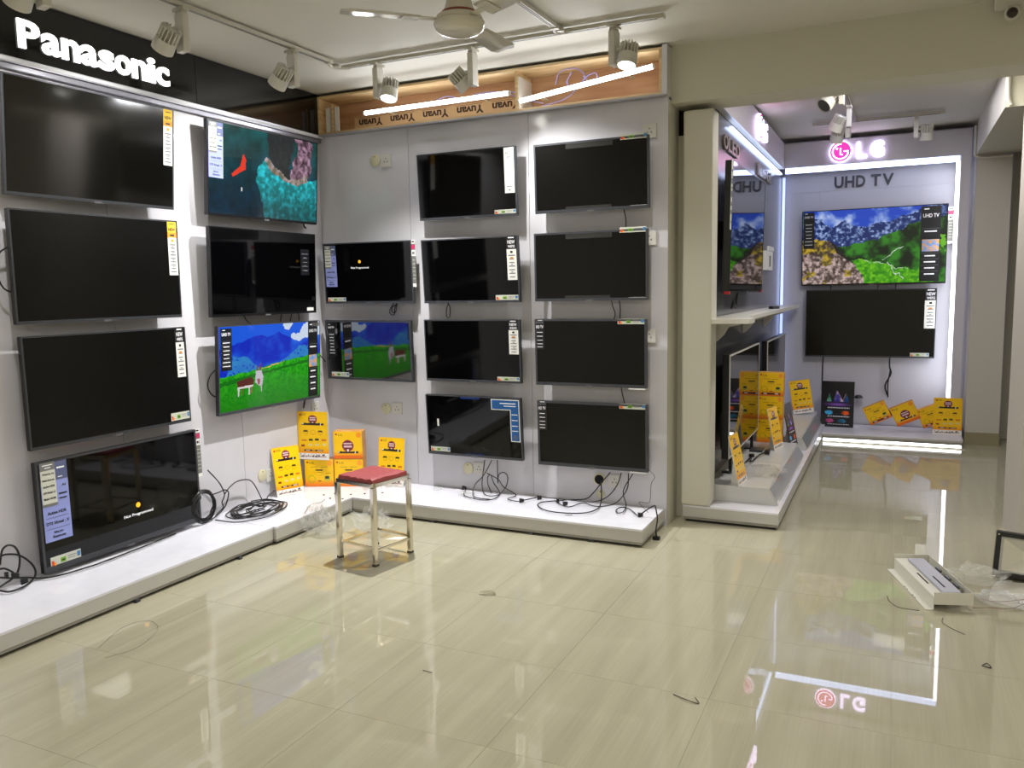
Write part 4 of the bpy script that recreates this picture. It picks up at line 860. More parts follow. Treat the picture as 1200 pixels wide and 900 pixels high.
for k, (an, pt) in enumerate(((-140, -.12), (92, -.16), (-27, -.2))):
    M = Matrix.Rotation(math.radians(an), 4, 'Z') @ Matrix.Translation((0, 0, .028))
    g = G(); g.box(.09, .2, -.018, .018, -.002, .002, 0, M); g.box(.17, .24, -.04, .04, -.004, -.0005, 0, M @ Matrix.Rotation(pt, 4, 'X')); br_ = mk('blade_bracket', g, M_('fan_enamel'), fan)
    g = G(); Mb = M @ Matrix.Rotation(pt, 4, 'X'); n = 8; vs = []; fs = []
    for i in range(n+1):
        s = i/n; x = .17+.32*s; hw = .05+.012*s-(.02*max(0, s-.9)*10); zz = .006*math.sin(s*2)
        for yy, z_ in ((-hw, 0), (0, .004), (hw, .001)): vs.append(Mb @ Vector((x, yy, zz+z_)))
    for i in range(n):
        for j in range(2): fs.append((i*3+j, i*3+3+j, i*3+4+j, i*3+1+j))
    g.add(vs, fs); b = mk('blade', g, M_('blade_enamel', (198, 194, 182), .18), fan, smooth=True); m = b.modifiers.new('s', 'SOLIDIFY'); m.thickness = .003
# out-of-view ceiling light panels and a dome camera
for i, (x, y) in enumerate(PANELS):
    t = thing('ceiling_light', 'square ceiling light panel over the open floor' if y < 5 else 'added unseen light panel behind the beam, brightening the far bay', 'ceiling light', T(x, y, CEIL-.04), 'ceiling light panels' if y < 5 else None)
    g = G(); g.box(-.31, .31, -.31, .31, .003, .04); mk('frame', g, whitepl, t)
    g = G(); g.box(-.29, .29, -.29, .29, 0, .003); mk('diffuser', g, panelm, t)
dc = thing('security_camera', 'white security camera with a dark lens at the top right of the beam', 'security camera', T(.475, 4.93, 2.86))
g = G(); g.box(-.075, .1, .0, .068, .01, .068); mk('mount_box', g, whitepl, dc, bevel=.006)
Mx = Matrix.Translation((0, -.01, -.03)) @ Vector((-.1, -1, -.15)).to_track_quat('Z', 'Y').to_matrix().to_4x4()
g = G(); g.lathe([(.03, -.02), (.036, 0), (.034, .02), (.027, .03)], 24, Mx); mk('housing', g, whitepl, dc, smooth=True)
g = G(); g.lathe([(.026, .028), (.022, .04), (.01, .046)], 20, Mx); mk('lens_dome', g, M_('dark_lens', (40, 22, 26), .08), dc, smooth=True)
g = G(); g.tube([(0, .03, .02), (0, .01, 0), (0, -.01, -.02)], .014, 8); mk('neck', g, whitepl, dc)
# ---------------------------------------------------------------- sockets and hole covers
def socket(x, y, z, rz, label, n=1):
    t = thing('wall_socket', label, 'socket', T(x, y, z, rz), 'wall sockets')
    g = G(); g.box(-.043, .043, -.008, 0, -.043, .043); mk('plate', g, M_('socket_white', (205, 203, 196), .4), t, bevel=.002)
    g = G()
    for a, b in ((0, .014), (-.012, -.008), (.012, -.008)): g.box(a-.003, a+.003, -.0086, -.008, b-.004, b+.004)
    mk('pin_hole', g, dark, t)
def cover(x, y, z, rz, label, hole=False, r=.042):
    t = thing('hole_cover', label, 'hole cover', T(x, y, z, rz), 'round cable hole covers'); R = Matrix.Rotation(math.pi/2, 4, 'X')
    g = G(); g.lathe([(r, 0), (r, .004), (r*.85, .007)], 26, R); mk('disc', g, M_('aged_plastic', (205, 200, 170), .4), t, smooth=True)
    g = G(); g.lathe([(.004 if not hole else r*.75, .0068), (.004 if not hole else r*.75, .0078)], 20, Matrix.Translation((0, 0, 0 if hole else r*.6)) @ R); mk('opening', g, dark, t)
yb = 4.9385
socket(-3.284, yb, 2.421, 0, 'white wall socket high on the bare panel beside the wall corner'); cover(-3.378, yb, 2.429, 0, 'cream cover high on the bare panel beside the wall corner')
socket(-3.263, yb, .658, 0, 'white wall socket below the small green television'); cover(-3.359, yb, .653, 0, 'cream cover below the small green television')
socket(-2.601, yb, .267, 0, 'white wall socket below the television with the blue angled sticker'); cover(-2.689, yb, .26, 0, 'cream cover below the television with the blue angled sticker')
socket(-1.613, yb, .26, 0, 'white wall socket above the tangled cables on the back platform'); cover(-1.717, yb, .263, 0, 'round cover with an open black cable hole above the tangled cables', True); cover(-1.71, yb, .165, 0, 'small yellowed cover just above the back platform', r=.03)
for z, lb in ((2.44, 'topmost'), (1.8, 'second'), (1.2, 'third')): socket(-1.385, yb, z, 0, lb+' white wall socket behind the right edge of the right television column')
lx = -3.8785
socket(lx, 4.262, .262, math.pi/2, 'white wall socket on the left wall just above the coiled cable'); cover(lx, 4.185, .274, math.pi/2, 'cream cover on the left wall just above the coiled cable'); socket(lx, 4.77, .66, math.pi/2, 'white wall socket on the left wall below the donkey picture')
# ---------------------------------------------------------------- far bay shell
g = G(); g.box(-1.3, .93, 8.857, 8.95, 0, 2.93); bw = struct(mk('wall_bay_back', g, baywall, keep=True))
for a, b, z0, z1 in ((-1.09, -.73, .09, 2.42), (-.727, .56, .09, 2.42), (-1.09, .56, 2.423, 2.92)): g = G(); g.box(a, b, 8.8502, 8.857, z0, z1); mk('panel', g, baywall, bw)
g = G(); g.box(-1.22, -1.10, 5.24, 8.85, .111, 2.93); sw = struct(mk('wall_bay_side', g, greylam, keep=True))
for a, b in ((5.24, 6.35), (6.353, 7.5), (7.503, 8.845)): g = G(); g.box(-1.10, -1.094, a, b, .11, 2.585); mk('panel', g, greylam, sw)
# white fascia of the bay with lit logos (side and back)
def logo(parent, Mx, R=.1):
    RX = Matrix.Rotation(math.pi/2, 4, 'X')
    g = G(); g.lathe([(R, 0), (R, .02)], 40, RX); d = mk('logo_ring', g, lgw, parent, Mx)
    g = G(); g.lathe([(R*.93, .0202), (R*.93, .023)], 40, RX); d2 = mk('logo_disc', g, lgp, parent, Mx)
    g = G(); arc = [(math.cos(a)*R*.7, -.0245, math.sin(a)*R*.7) for a in [math.radians(85+k*11.5) for k in range(24)]]; g.tube(arc, .006, 6, smooth=0)
    g.tube([(R*.7, -.0245, 0), (R*.3, -.0245, 0)], .006, 6); g.tube([(0, -.0245, R*.32), (0, -.0245, -R*.3), (R*.22, -.0245, -R*.3)], .006, 6, smooth=0)
    g.lathe([(R*.1, 0), (R*.1, .003)], 12, Matrix.Translation((-R*.32, -.0235, R*.28)) @ RX); mk('logo_lines', g, lgw, d2)
    x = R*1.45
    for ch, wv in (('L', .085), ('G', .12)):
        vs, fs, ww, hh = text_geo(ch, wv, .15 if R < .12 else .15, .022, .022); g = G(); g.add([(a+x, b, c-.075) for a, b, c in vs], fs); mk('letter', g, lgw, parent, Mx); x += wv+.03
fb = thing('fascia_sign', 'white fascia at the back of the far bay with a lit pink LG sign', 'sign', T(-.25, 8.6, 2.645), 'lit fascia signs of the far bay')
g = G(); g.box(-.80, .82, 0, .03, 0, .235); mk('board', g, baym, fb)
g = G(); g.box(.735, .82, 0, .03, -2.55, -.001); mk('side_post', g, baym, fb)
g = G(); g.box(-.8, .82, .03, .24, .2, .235); mk('top_return', g, baym, fb)
logo(fb, Matrix.Translation((-.285, 0, .117)), .1)
fs_ = thing('fascia_sign', 'long white side fascia with a lit LG sign seen edge-on', 'sign', T(-1.05, 6.9, 2.645, math.pi/2), 'lit fascia signs of the far bay')
g = G(); g.box(-1.62, 1.7, 0, .012, -.005, .235); mk('board', g, baym, fs_)
g = G(); g.box(-1.62, 1.7, .0125, .048, -.005, .004); mk('soffit', g, cream, fs_)
logo(fs_, Matrix.Translation((.02, 0, .12)), .1)
# led strips
def strip(name, b, m, label, group='led strips of the far bay'):
    t = thing(name, label, 'light strip', T((b[0]+b[1])/2, (b[2]+b[3])/2, b[4]), group); cx, cy_, z = (b[0]+b[1])/2, (b[2]+b[3])/2, b[4]
    g = G(); g.box(b[0]-cx, b[1]-cx, b[2]-cy_, b[3]-cy_, 0, b[5]-z); mk('diffuser', g, m, t)
    w_ = b[1]-b[0]; g = G()
    if w_ > .5: g.box(b[0]-cx, b[1]-cx, b[3]-cy_, b[3]-cy_+.004, 0, b[5]-z)
    else: g.box(b[0]-cx, b[1]-cx, b[3]-cy_, b[3]-cy_+.004, 0, b[5]-z)
    mk('channel', g, alu, t)
strip('led_strip', (-1.04, .478, 8.615, 8.65, 2.595, 2.642), stripb, 'bluish lit strip under the back fascia of the far bay')
strip('led_strip', (.452, .483, 8.615, 8.64, .42, 2.594), stripw, 'white lit vertical strip at the right of the far bay')
strip('led_strip', (-1.088, -1.064, 8.80, 8.835, .3, 2.58), M_('led_corner', (255, 255, 255), .4, emis=(170, 192, 255), es=1.3), 'blue lit vertical strip in the left corner of the far bay')
strip('led_strip', (-.6, .57, 8.23, 8.25, .012, .034), stripw, 'white lit strip under the back platform of the far bay')
strip('led_strip', (-1.093, -1.07, 5.9, 8.6, 2.586, 2.6), stripb, 'bluish lit strip along the top of the dark side wall')
# 3d letters
def sign3d(name, words, M, label, mat, group=None, hts=.12):
    t = thing(name, label, 'lettering', M, group); x = 0
    for ch, wv, h in words:
        if ch != ' ':
            vs, fs, ww, hh = text_geo(ch, wv, h, .015, .028); g = G(); g.add([(a+x, b, c) for a, b, c in vs], fs); mk('letter', g, mat, t)
        x += wv+.014
    return t
sign3d('sign_letters', [('U', .085, .112), ('H', .085, .112), ('D', .085, .112), (' ', .02, 0), ('T', .09, .112), ('V', .1, .112)], T(-.6, 8.8495, 2.446), 'dark UHD TV letters on the back wall of the far bay', M_('letter_navy', (48, 50, 66), .4), 'raised letters of the far bay')
sign3d('sign_letters', [('O', .15, .1), ('L', .13, .1), ('E', .13, .1), ('D', .15, .1)], T(-1.092, 5.66, 2.42, math.pi/2), 'silver OLED letters high on the dark side wall', M_('letter_silver', (150, 140, 132), .3, metal=.5), 'raised letters of the far bay')
sign3d('sign_letters', [('N', .12, .1), ('a', .09, .07), ('n', .09, .07), ('o', .09, .07), (' ', .03, 0), ('C', .12, .1), ('e', .09, .07), ('l', .03, .1), ('l', .03, .1)], T(-1.092, 7.15, 2.42, math.pi/2), 'silver Nano Cell letters high on the dark side wall', M_('letter_silver'), 'raised letters of the far bay')
# shelf on the side wall
sh = thing('wall_shelf', 'long white shelf with a curved edge on the dark side wall', 'shelf', T(-1.09, 5.26, 1.3))
pl_ = [(0, -.18), (.29, -.18), (.29, .0), (.27, .12), (.215, .24), (.2, .4), (.2, 3.5), (0, 3.5)]
g = G(); g.prism(pl_, -.03, 0); mk('board', g, M_('shelf_white', (214, 212, 204), .35), sh, bevel=.002)
for yy in (.2, 1.3, 2.4):
    g = G(); g.prism([(0, -.03), (.17, -.03), (.17, -.05), (.09, -.07), (.06, -.12), (.02, -.16), (0, -.17)], yy, yy+.025, 'y'); mk('bracket', g, M_('shelf_white'), sh)
g = G(); g.box(-.06, .06, -.02, .02, 0, .022); rc = mk('remote_control', g, blackpl, None, T(-.95, 7.3, 1.3012, 1.2), bevel=.004); tag(rc, 'black remote control lying on the white wall shelf', 'remote')
hd_ = thing('literature_holder', 'white holder with a picture of a remote control on the side wall', 'holder', T(-1.093, 7.9, 1.64, math.pi/2))
g = G(); g.box(-.3, .1, -.03, 0, 0, .17); mk('holder_body', g, paperw, hd_); g = G(); g.box(-.12, -.05, -.0312, -.03, .03, .13); mk('printed_picture', g, ink, hd_); g = G(); g.box(-.05, .3, -.012, 0, .18, .22); mk('header_card', g, paperw, hd_)
# bay track and spots
track('track_rail', (-.72, 7.86, ZT), (.31, 7.86, ZT), 'grey track rail crossing the far bay ceiling', .03)
track('track_rail', (-.40, 5.5, ZT), (-.385, 7.82, ZT), 'track rail running into the far bay ceiling', .03)
gg = 'track spotlights in the far bay'
spot(.1, 7.86, ZT-.001, (1, 0), (0, .3, -1), 'grey spotlight right of the lit LG sign in the far bay', False, gg, hd=.1, long_=.85)
spot(-.42, 7.62, ZT-.001, (-1, .1), (-.25, .5, -.9), 'spotlight hanging before the lit pink logo of the far bay', False, gg, hd=.11, long_=.8)
spot(-.39, 7.15, ZT-.001, (-1, 0), (-.5, .3, -.9), 'spotlight in the middle of the far bay rail', False, gg, hd=.11, long_=.75)
spot(-.395, 6.3, ZT-.001, (-1, 0), (-.5, -.5, -.6), 'spotlight nearest the beam on the far bay rail', False, gg, hd=.11, long_=.7)
# white conduits beside the low beam
cdt = M_('conduit_white', (208, 204, 196), .4)
g = G(); g.tube([(.588, 8.5, 2.88), (.588, 8.5, 2.68), (.592, 8.5, 2.62), (.64, 8.515, 2.6), (.72, 8.515, 2.598), (.88, 8.515, 2.6)], .012, 8); tag(mk('conduit', g, cdt, smooth=True), 'white conduit bending round the top of the far column', 'conduit', 'white conduits')
g = G(); g.tube([(.61, 6.33, 2.92), (.61, 6.33, 2.7), (.63, 6.335, 2.64)], .014, 8); tag(mk('conduit', g, cdt, smooth=True), 'short white conduit on the near end of the low beam', 'conduit', 'white conduits')
# ---------------------------------------------------------------- cables on the platforms
CAB = {'B1':[(-2.521,4.87,0.345),(-2.539,4.87,0.239),(-2.546,4.87,0.154),(-2.48,4.794,0.122),(-2.404,4.823,0.122),(-2.365,4.87,0.17),(-2.349,4.87,0.24),(-2.378,4.87,0.27),(-2.417,4.87,0.249),(-2.425,4.87,0.192),(-2.425,4.87,0.352)],'B2':[(-2.467,4.87,0.348),(-2.531,4.87,0.239),(-2.603,4.87,0.163),(-2.562,4.762,0.122),(-2.493,4.703,0.122),(-2.402,4.7,0.122)],'B3':[(-2.674,4.87,0.125),(-2.635,4.763,0.122),(-2.568,4.702,0.122),(-2.444,4.667,0.122),(-2.382,4.719,0.122),(-2.412,4.87,0.124),(-2.456,4.87,0.19),(-2.477,4.87,0.244),(-2.501,4.87,0.228),(-2.502,4.87,0.179),(-2.469,4.857,0.122)],'B4':[(-2.508,4.87,0.255),(-2.425,4.87,0.22),(-2.38,4.87,0.169),(-2.306,4.87,0.134),(-2.279,4.843,0.122),(-2.295,4.753,0.122),(-2.208,4.721,0.122),(-2.16,4.806,0.122),(-2.12,4.866,0.122)],'B5':[(-1.621,4.87,0.331),(-1.681,4.87,0.257),(-1.736,4.87,0.186),(-1.791,4.87,0.141),(-1.916,4.87,0.123),(-1.977,4.811,0.122)],'B6':[(-1.684,4.87,0.272),(-1.68,4.87,0.178),(-1.676,4.834,0.122),(-1.666,4.71,0.122),(-1.701,4.623,0.122),(-1.8,4.574,0.122),(-1.936,4.579,0.122),(-2.039,4.665,0.122),(-2.056,4.748,0.122),(-2.013,4.797,0.122),(-1.96,4.84,0.122)],'B7':[(-1.548,4.87,0.333),(-1.575,4.87,0.253),(-1.642,4.87,0.169),(-1.736,4.87,0.127),(-1.846,4.87,0.123),(-1.987,4.87,0.125),(-2.121,4.87,0.122)],'B8':[(-1.5,4.87,0.334),(-1.509,4.87,0.233),(-1.575,4.87,0.142),(-1.637,4.818,0.122),(-1.71,4.795,0.122),(-1.794,4.84,0.122),(-1.843,4.717,0.122),(-1.908,4.743,0.122),(-1.981,4.821,0.122)],'B9':[(-1.472,4.87,0.333),(-1.535,4.87,0.218),(-1.516,4.87,0.129),(-1.491,4.73,0.122),(-1.518,4.695,0.122),(-1.545,4.758,0.122),(-1.535,4.827,0.122),(-1.477,4.81,0.122),(-1.39,4.688,0.122)],'BA':[(-1.373,4.87,0.37),(-1.331,4.87,0.329),(-1.353,4.87,0.277),(-1.358,4.87,0.186),(-1.373,4.87,0.155),(-1.433,4.87,0.154),(-1.345,4.773,0.122)],'BB':[(-1.364,4.6,0.151),(-1.277,4.6,0.212),(-1.226,4.6,0.25),(-1.183,4.6,0.221),(-1.153,4.6,0.177),(-1.164,4.6,0.129),(-1.187,4.6,0.079),(-1.215,4.6,0.019)],'L1':[(-3.83,3.661,0.425),(-3.83,3.721,0.36),(-3.83,3.763,0.303),(-3.83,3.786,0.249),(-3.83,3.78,0.221),(-3.83,3.762,0.195),(-3.83,3.771,0.162),(-3.83,3.726,0.138),(-3.826,3.698,0.122)],'L2':[(-3.83,3.679,0.263),(-3.83,3.744,0.265),(-3.83,3.792,0.269),(-3.83,3.822,0.247),(-3.83,3.81,0.201),(-3.83,3.783,0.159),(-3.83,3.725,0.126),(-3.789,3.623,0.122)],'L3':[(-3.83,3.789,0.242),(-3.83,3.832,0.275),(-3.83,3.899,0.299),(-3.83,3.99,0.292),(-3.83,4.039,0.264),(-3.83,4.078,0.205),(-3.83,4.116,0.132),(-3.772,4.078,0.122)],'L4':[(-3.83,4.245,0.16),(-3.83,4.179,0.136),(-3.789,4.123,0.122)],'L5':[(-3.762,3.634,0.122),(-3.616,3.639,0.122),(-3.545,3.721,0.122),(-3.51,3.846,0.122),(-3.557,4.038,0.122)],'F1':[(-3.83,2.346,0.24),(-3.83,2.355,0.284),(-3.83,2.367,0.313),(-3.83,2.395,0.323),(-3.83,2.426,0.304),(-3.83,2.443,0.256),(-3.83,2.439,0.21),(-3.83,2.427,0.176)],'F2':[(-3.83,2.35,0.28),(-3.83,2.378,0.282),(-3.83,2.432,0.264),(-3.83,2.477,0.227),(-3.83,2.511,0.177),(-3.83,2.515,0.136),(-3.799,2.47,0.122),(-3.754,2.392,0.122),(-3.76,2.336,0.122),(-3.816,2.326,0.122)],'F3':[(-3.83,2.345,0.221),(-3.83,2.371,0.213),(-3.83,2.41,0.176),(-3.83,2.394,0.153),(-3.83,2.365,0.144),(-3.83,2.337,0.135)],'F4':[(-3.83,2.341,0.18),(-3.83,2.394,0.159),(-3.83,2.469,0.137),(-3.81,2.513,0.122),(-3.766,2.541,0.122),(-3.736,2.612,0.122),(-3.723,2.709,0.122),(-3.719,2.805,0.122),(-3.737,3.07,0.122),(-3.763,3.325,0.122)],}
def cab(keys, label, r=.0035, name='cable', extra=()):
    g = G()
    for k in keys: g.tube([(a, b, max(c, .1145+.001) if b < 99 and k != 'BB' else c) for a, b, c in CAB[k]], r, 7)
    for e in extra: g.box(*e[0], 0, e[1]) if False else g.add([e[1] @ Vector(v) for v in [(-.014, -.009, 0), (.014, -.009, 0), (.014, .009, 0), (-.014, .009, 0), (-.009, -.006, .03), (.009, -.006, .03), (.009, .006, .03), (-.009, .006, .03)]], [(0, 3, 2, 1), (4, 5, 6, 7), (0, 1, 5, 4), (1, 2, 6, 5), (2, 3, 7, 6), (3, 0, 4, 7)])
    return tag(mk(name, g, cablem, smooth=True), label, 'cable', 'black cables on the platforms')
RX = Matrix.Rotation
def plug(x, y, z, rz): return Matrix.Translation((x, y, z)) @ RX(rz, 4, 'Z') @ RX(math.pi/2, 4, 'Y')
cab(['B1', 'B2'], 'black cables hanging from the television with the blue angled sticker')
cab(['B3'], 'bunched black cable with a round plug end left of the others', .0035, extra=[(0, plug(-2.70, 4.868, .135, 0))])
cab(['B4', 'B7'], 'long black cable running across the back platform from plug to television', extra=[(0, plug(-2.2, 4.73, .126, .4)), (0, plug(-2.12, 4.84, .126, .5))])
cab(['B5', 'B6'], 'black cable coming out of the open wall hole in a wide loop', .004)
cab(['B8'], 'black cable curling in the middle of the tangle on the back platform', extra=[(0, plug(-1.96, 4.81, .126, 2)), (0, plug(-1.9, 4.76, .126, 1))])
cab(['B9'], 'black cable with a small loop near the right end of the back platform', extra=[(0, plug(-1.385, 4.69, .124, .5))])
cab(['BA'], 'thin kinked wire hanging right of the lowest right television', .0016, 'thin_wire')
g = G(); g.tube([(-1.375, 4.69, .124), (-1.33, 4.7, .16), (-1.275, 4.66, .2), (-1.255, 4.62, .195), (-1.245, 4.62, .13), (-1.255, 4.62, .06), (-1.25, 4.63, .012)], .0042, 7); g.box(-1.275, -1.235, 4.62, 4.65, .001, .02); tag(mk('cable', g, cablem, smooth=True), 'black cable arching over the right end of the platform down to the floor', 'cable', 'black cables on the platforms')
# left wall cables
def spiral(cx, cy_, z, r0, r1, turns, sq, ph=0, jit=.012, plane='h'):
    rr = random.Random(int(cx*1000+turns*7)); pts = []; n = int(turns*12)
    for i in range(n+1):
        a = ph+2*math.pi*turns*i/n; r = r0+(r1-r0)*i/n; r *= 1+.07*math.sin(a*.41+ph*2)+.04*math.sin(a*1.7+ph)
        if plane == 'h': pts.append((cx+r*sq*math.cos(a), cy_+r*math.sin(a), z+rr.uniform(0, jit)))
        else: pts.append((cx+rr.uniform(0, jit), cy_+r*sq*math.cos(a), z+r*math.sin(a)))
    return pts
g = G()
for k, (r0, r1, tn) in enumerate(((.212, .175, 3.2), (.12, .2, 2.3), (.09, .06, 1.7), (.19, .12, 1.6))): g.tube(spiral(-3.70+.008*k, 3.93-.01*k, .116+.004*k, r0, r1, tn, .7 if k != 2 else .6, k*.8, .02), .0042, 6, smooth=2)
g.tube(CAB['L3'], .004, 6); g.tube(CAB['L4'], .004, 6); tag(mk('cable_coil', g, cablem, smooth=True), 'flat coil of black cable lying on the left platform before the yellow card', 'cable coil', 'cable coils')
g = G()
for k, (r0, r1) in enumerate(((.095, .09), (.082, .098), (.075, .09))): g.tube(spiral(-3.80+.006*k, 3.57, .222, r0, r1, 3.2, .95, k, .02, 'v'), .0045, 6, smooth=2)
g.tube(CAB['L1'], .004, 6); g.tube(CAB['L2'], .004, 6); g.tube(CAB['L5'], .004, 6); tag(mk('cable_coil', g, cablem, smooth=True), 'upright coil of black cable behind the right edge of the lowest left television', 'cable coil', 'cable coils')
cab(['F1', 'F2', 'F3'], 'looping black cable with a plug by the left edge of the lowest left television', .005, extra=[(0, plug(-3.83, 2.40, .17, .5)), (0, plug(-3.8, 2.42, .135, 1.3)), (0, plug(-3.81, 2.36, .19, -.5))])
cab(['F4'], 'straight black cable lying along the front of the left platform televisions', .0045)
# cable and plug on the near bay tier, torn film sheet
g = G(); g.tube([(-1.04, 5.9, .225), (-1.0, 6.0, .23), (-.97, 5.85, .222), (-.94, 6.1, .235), (-.92, 5.95, .225), (-.9, 6.2, .235), (-.86, 6.35, .24)], .006, 7); g.box(-.875, -.84, 6.33, 6.39, .222, .25); g.lathe([(.02, 0), (.02, .02)], 10, T(-.95, 6.2, .222)); tag(mk('cable', g, cablem, smooth=True), 'black cable with a plug lying on the near tier of the bay', 'cable')
g = G(); g.box(-1.0, -.9, 6.4, 6.52, .2195, .236); o = mk('adapter_box', g, greypl, bevel=.006); tag(o, 'grey adapter in a bag before the carton stack on the near tier', 'adapter')
# ---------------------------------------------------------------- crumpled clear film
def crumple(name, cx, cy_, z, rx, ry, h, seed, mat, label, cat='plastic bag', group='clear plastic wrappings', n=4):
    rr = random.Random(seed); bm = bmesh.new(); bmesh.ops.create_icosphere(bm, subdivisions=n, radius=1)
    for v in bm.verts:
        d = 1+rr.uniform(-.22, .2)+.22*math.sin(v.co.x*5+seed)*math.cos(v.co.y*4.3+v.co.z*3)
        v.co = Vector((v.co.x*rx*d, v.co.y*ry*d, max(0, (v.co.z*.5+.5)*h*d)))
    me = bpy.data.meshes.new(name); bm.to_mesh(me); bm.free(); me.materials.append(mat)
    o = bpy.data.objects.new(name, me); COL.objects.link(o); o.location = (cx, cy_, z); return tag(o, label, cat, group)
crumple('plastic_bag', -3.17, 3.98, .0, .09, .09, .12, 3, filmc, 'crumpled clear plastic bag on the floor under the stool corner')
crumple('plastic_bag', -2.93, 4.1, .0, .13, .1, .15, 5, filmc, 'crumpled clear plastic bag on the floor behind the stool')
crumple('plastic_bag', -3.33+.06, 3.98, .0, .04, .11, .16, 8, filmc, 'thin clear wrapping leaning on the corner platform front')
crumple('plastic_scrap', -2.62, 4.78, .1105, .05, .05, .02, 9, filmc, 'scrap of clear plastic on the back platform left of the cables')
crumple('plastic_scrap', -2.88, 4.83, .1105, .03, .03, .02, 10, filmc, 'small scrap of clear plastic on the back platform near the corner seam')
crumple('plastic_bag', .42, 4.54, .0, .13, .1, .08, 12, filmc, 'crumpled clear plastic wrapping between the white bracket and the floodlight')
crumple('plastic_bag', .5, 4.30, .0, .11, .1, .03, 13, film, 'flat clear plastic wrapping behind the white bracket')
crumple('plastic_sheet', -.84, 5.75, .219, .17, .2, .02, 15, filmc, 'sheet of clear film draped on the near tier of the bay')
g = G(); rr = random.Random(2); vs = []; 
pp = [(.44, 4.3), (.52, 4.26), (.62, 4.2), (.75, 4.3), (.8, 4.55), (.62, 4.62), (.5, 4.6), (.46, 4.45)]
g.prism([(a, b) for a, b in pp], .0005, .0015); tag(mk('paper_sheet', g, M_('dull_paper', (196, 192, 182), .5)), 'crumpled pale paper under the floodlight', 'paper')
g = G(); g.prism([(-2.78, 4.02), (-2.70, 4.05), (-2.67, 4.11), (-2.75, 4.09)], .0005, .001); tag(mk('paper_scrap', g, paperw), 'small white paper scrap on the floor right of the stool bag', 'paper')
# ---------------------------------------------------------------- floodlight
fl = thing('floodlight', 'black floodlight lying on its side at the right edge of the floor', 'floodlight', TR(.655, 4.63, .024, math.radians(-3), -.12, math.radians(3)))
g = G(); 
for b in ((-.17, .17, -.012, .05, -.012, .012), (-.17, .17, -.012, .05, .19, .213), (-.17, -.148, -.012, .05, .012, .19), (.148, .17, -.012, .05, .012, .19)): g.box(*b)
mk('frame', g, M_('floodlight_black', (22, 22, 24), .35), fl, bevel=.003)
g = G(); g.box(-.148, .148, .04, .1, .0, .19); mk('housing', g, M_('floodlight_black'), fl)
g = G(); i_, o_ = .03, .145; zc = .101
vo = [(-o_, 0, .014), (o_, 0, .014), (o_, 0, .188), (-o_, 0, .188)]; vi = [(-.045, .036, zc-.02), (.045, .036, zc-.02), (.045, .036, zc+.02), (-.045, .036, zc+.02)]
g.add(vo+vi, [(0, 1, 5, 4), (1, 2, 6, 5), (2, 3, 7, 6), (3, 0, 4, 7), (4, 5, 6, 7)]); mk('reflector', g, M_('reflector_satin', (228, 226, 212), .3, metal=.35), fl)
g = G()
for b in ((-.147, -.135, -.002, .012, .013, .189), (-.135, .135, -.002, .012, .013, .021), (-.135, .135, -.002, .012, .181, .189), (.135, .147, -.002, .012, .013, .189)): g.box(*b)
mk('inner_rim', g, M_('rim_grey', (190, 190, 186), .3), fl)
g = G(); g.box(-.02, .02, .033, .0355, zc-.02, zc+.02); mk('led_chip', g, M_('led_yellow', (205, 198, 160), .4), fl)
g = G(); g.box(-.147, .147, -.006, -.003, .012, .19); mk('glass', g, M_('flood_glass', (255, 255, 255), .02, alpha=.03, spec=1), fl)
g = G(); g.tube([(-.1, .06, .205), (-.09, .085, .2), (.09, .085, .2), (.1, .06, .205)], .004, 6); mk('bracket', g, M_('floodlight_black'), fl)
for x, z in ((-.16, 0), (-.16, .2), (.16, 0), (.16, .2)):
    g = G(); g.lathe([(.004, 0), (.004, .002)], 8, Matrix.Translation((x, -.012, z)) @ Matrix.Rotation(math.pi/2, 4, 'X')); mk('screw', g, chrome, fl)
# ---------------------------------------------------------------- white metal bracket box on the floor
A = Vector((.2, 4.075, 0)); B_ = Vector((.035, 4.6, 0)); dl = (B_-A).normalized(); wv = Vector((dl.y, -dl.x, 0)); L = (B_-A).length
Mb = Matrix(((dl.x, wv.x, 0, A.x), (dl.y, wv.y, 0, A.y), (0, 0, 1, 0), (0, 0, 0, 1)))
mb = thing('metal_channel', 'white slotted metal channel tray lying on the floor near the floodlight', 'metal channel', Mb)
wh = M_('white_enamel', (214, 212, 200), .35)
def pb(nm, m, *b, bev=0): g = G(); g.box(*b); return mk(nm, g, m, mb, bevel=bev)
pb('top_plate', wh, 0, L, 0, .085, .062, .065); pb('side_flange', wh, 0, L, -.0015, .0015, .003, .064); pb('base_flange', wh, 0, L, -.035, 0, .001, .003)
pb('end_plate', wh, -.002, .001, 0, .17, .028, .085); pb('far_side', wh, .0, L, .168, .171, .03, .085); pb('end_plate', wh, L-.001, L+.002, 0, .17, .03, .085)
pb('inner_tray', M_('lilac_grey_plastic', (176, 176, 188), .35), .03, L-.04, .05, .13, .068, .078, bev=.002)
for a, b in ((.18, .3), (.1, .22)): pb('slot', dark, a-.01, b+.02, .03 if a > .15 else .075, .038 if a > .15 else .083, .0648 if a > .15 else .0775, .0655 if a > .15 else .0785)
for a in (.1, .2, .32): pb('clip', M_('steel_dull', (110, 110, 112), .3, metal=.8), a, a+.05, .135, .15, .066, .082, bev=.002)
for a in (.14, .17, .25, .28): pb('vent_slot', dark, a, a+.015, -.0345, -.03, .003, .0034)
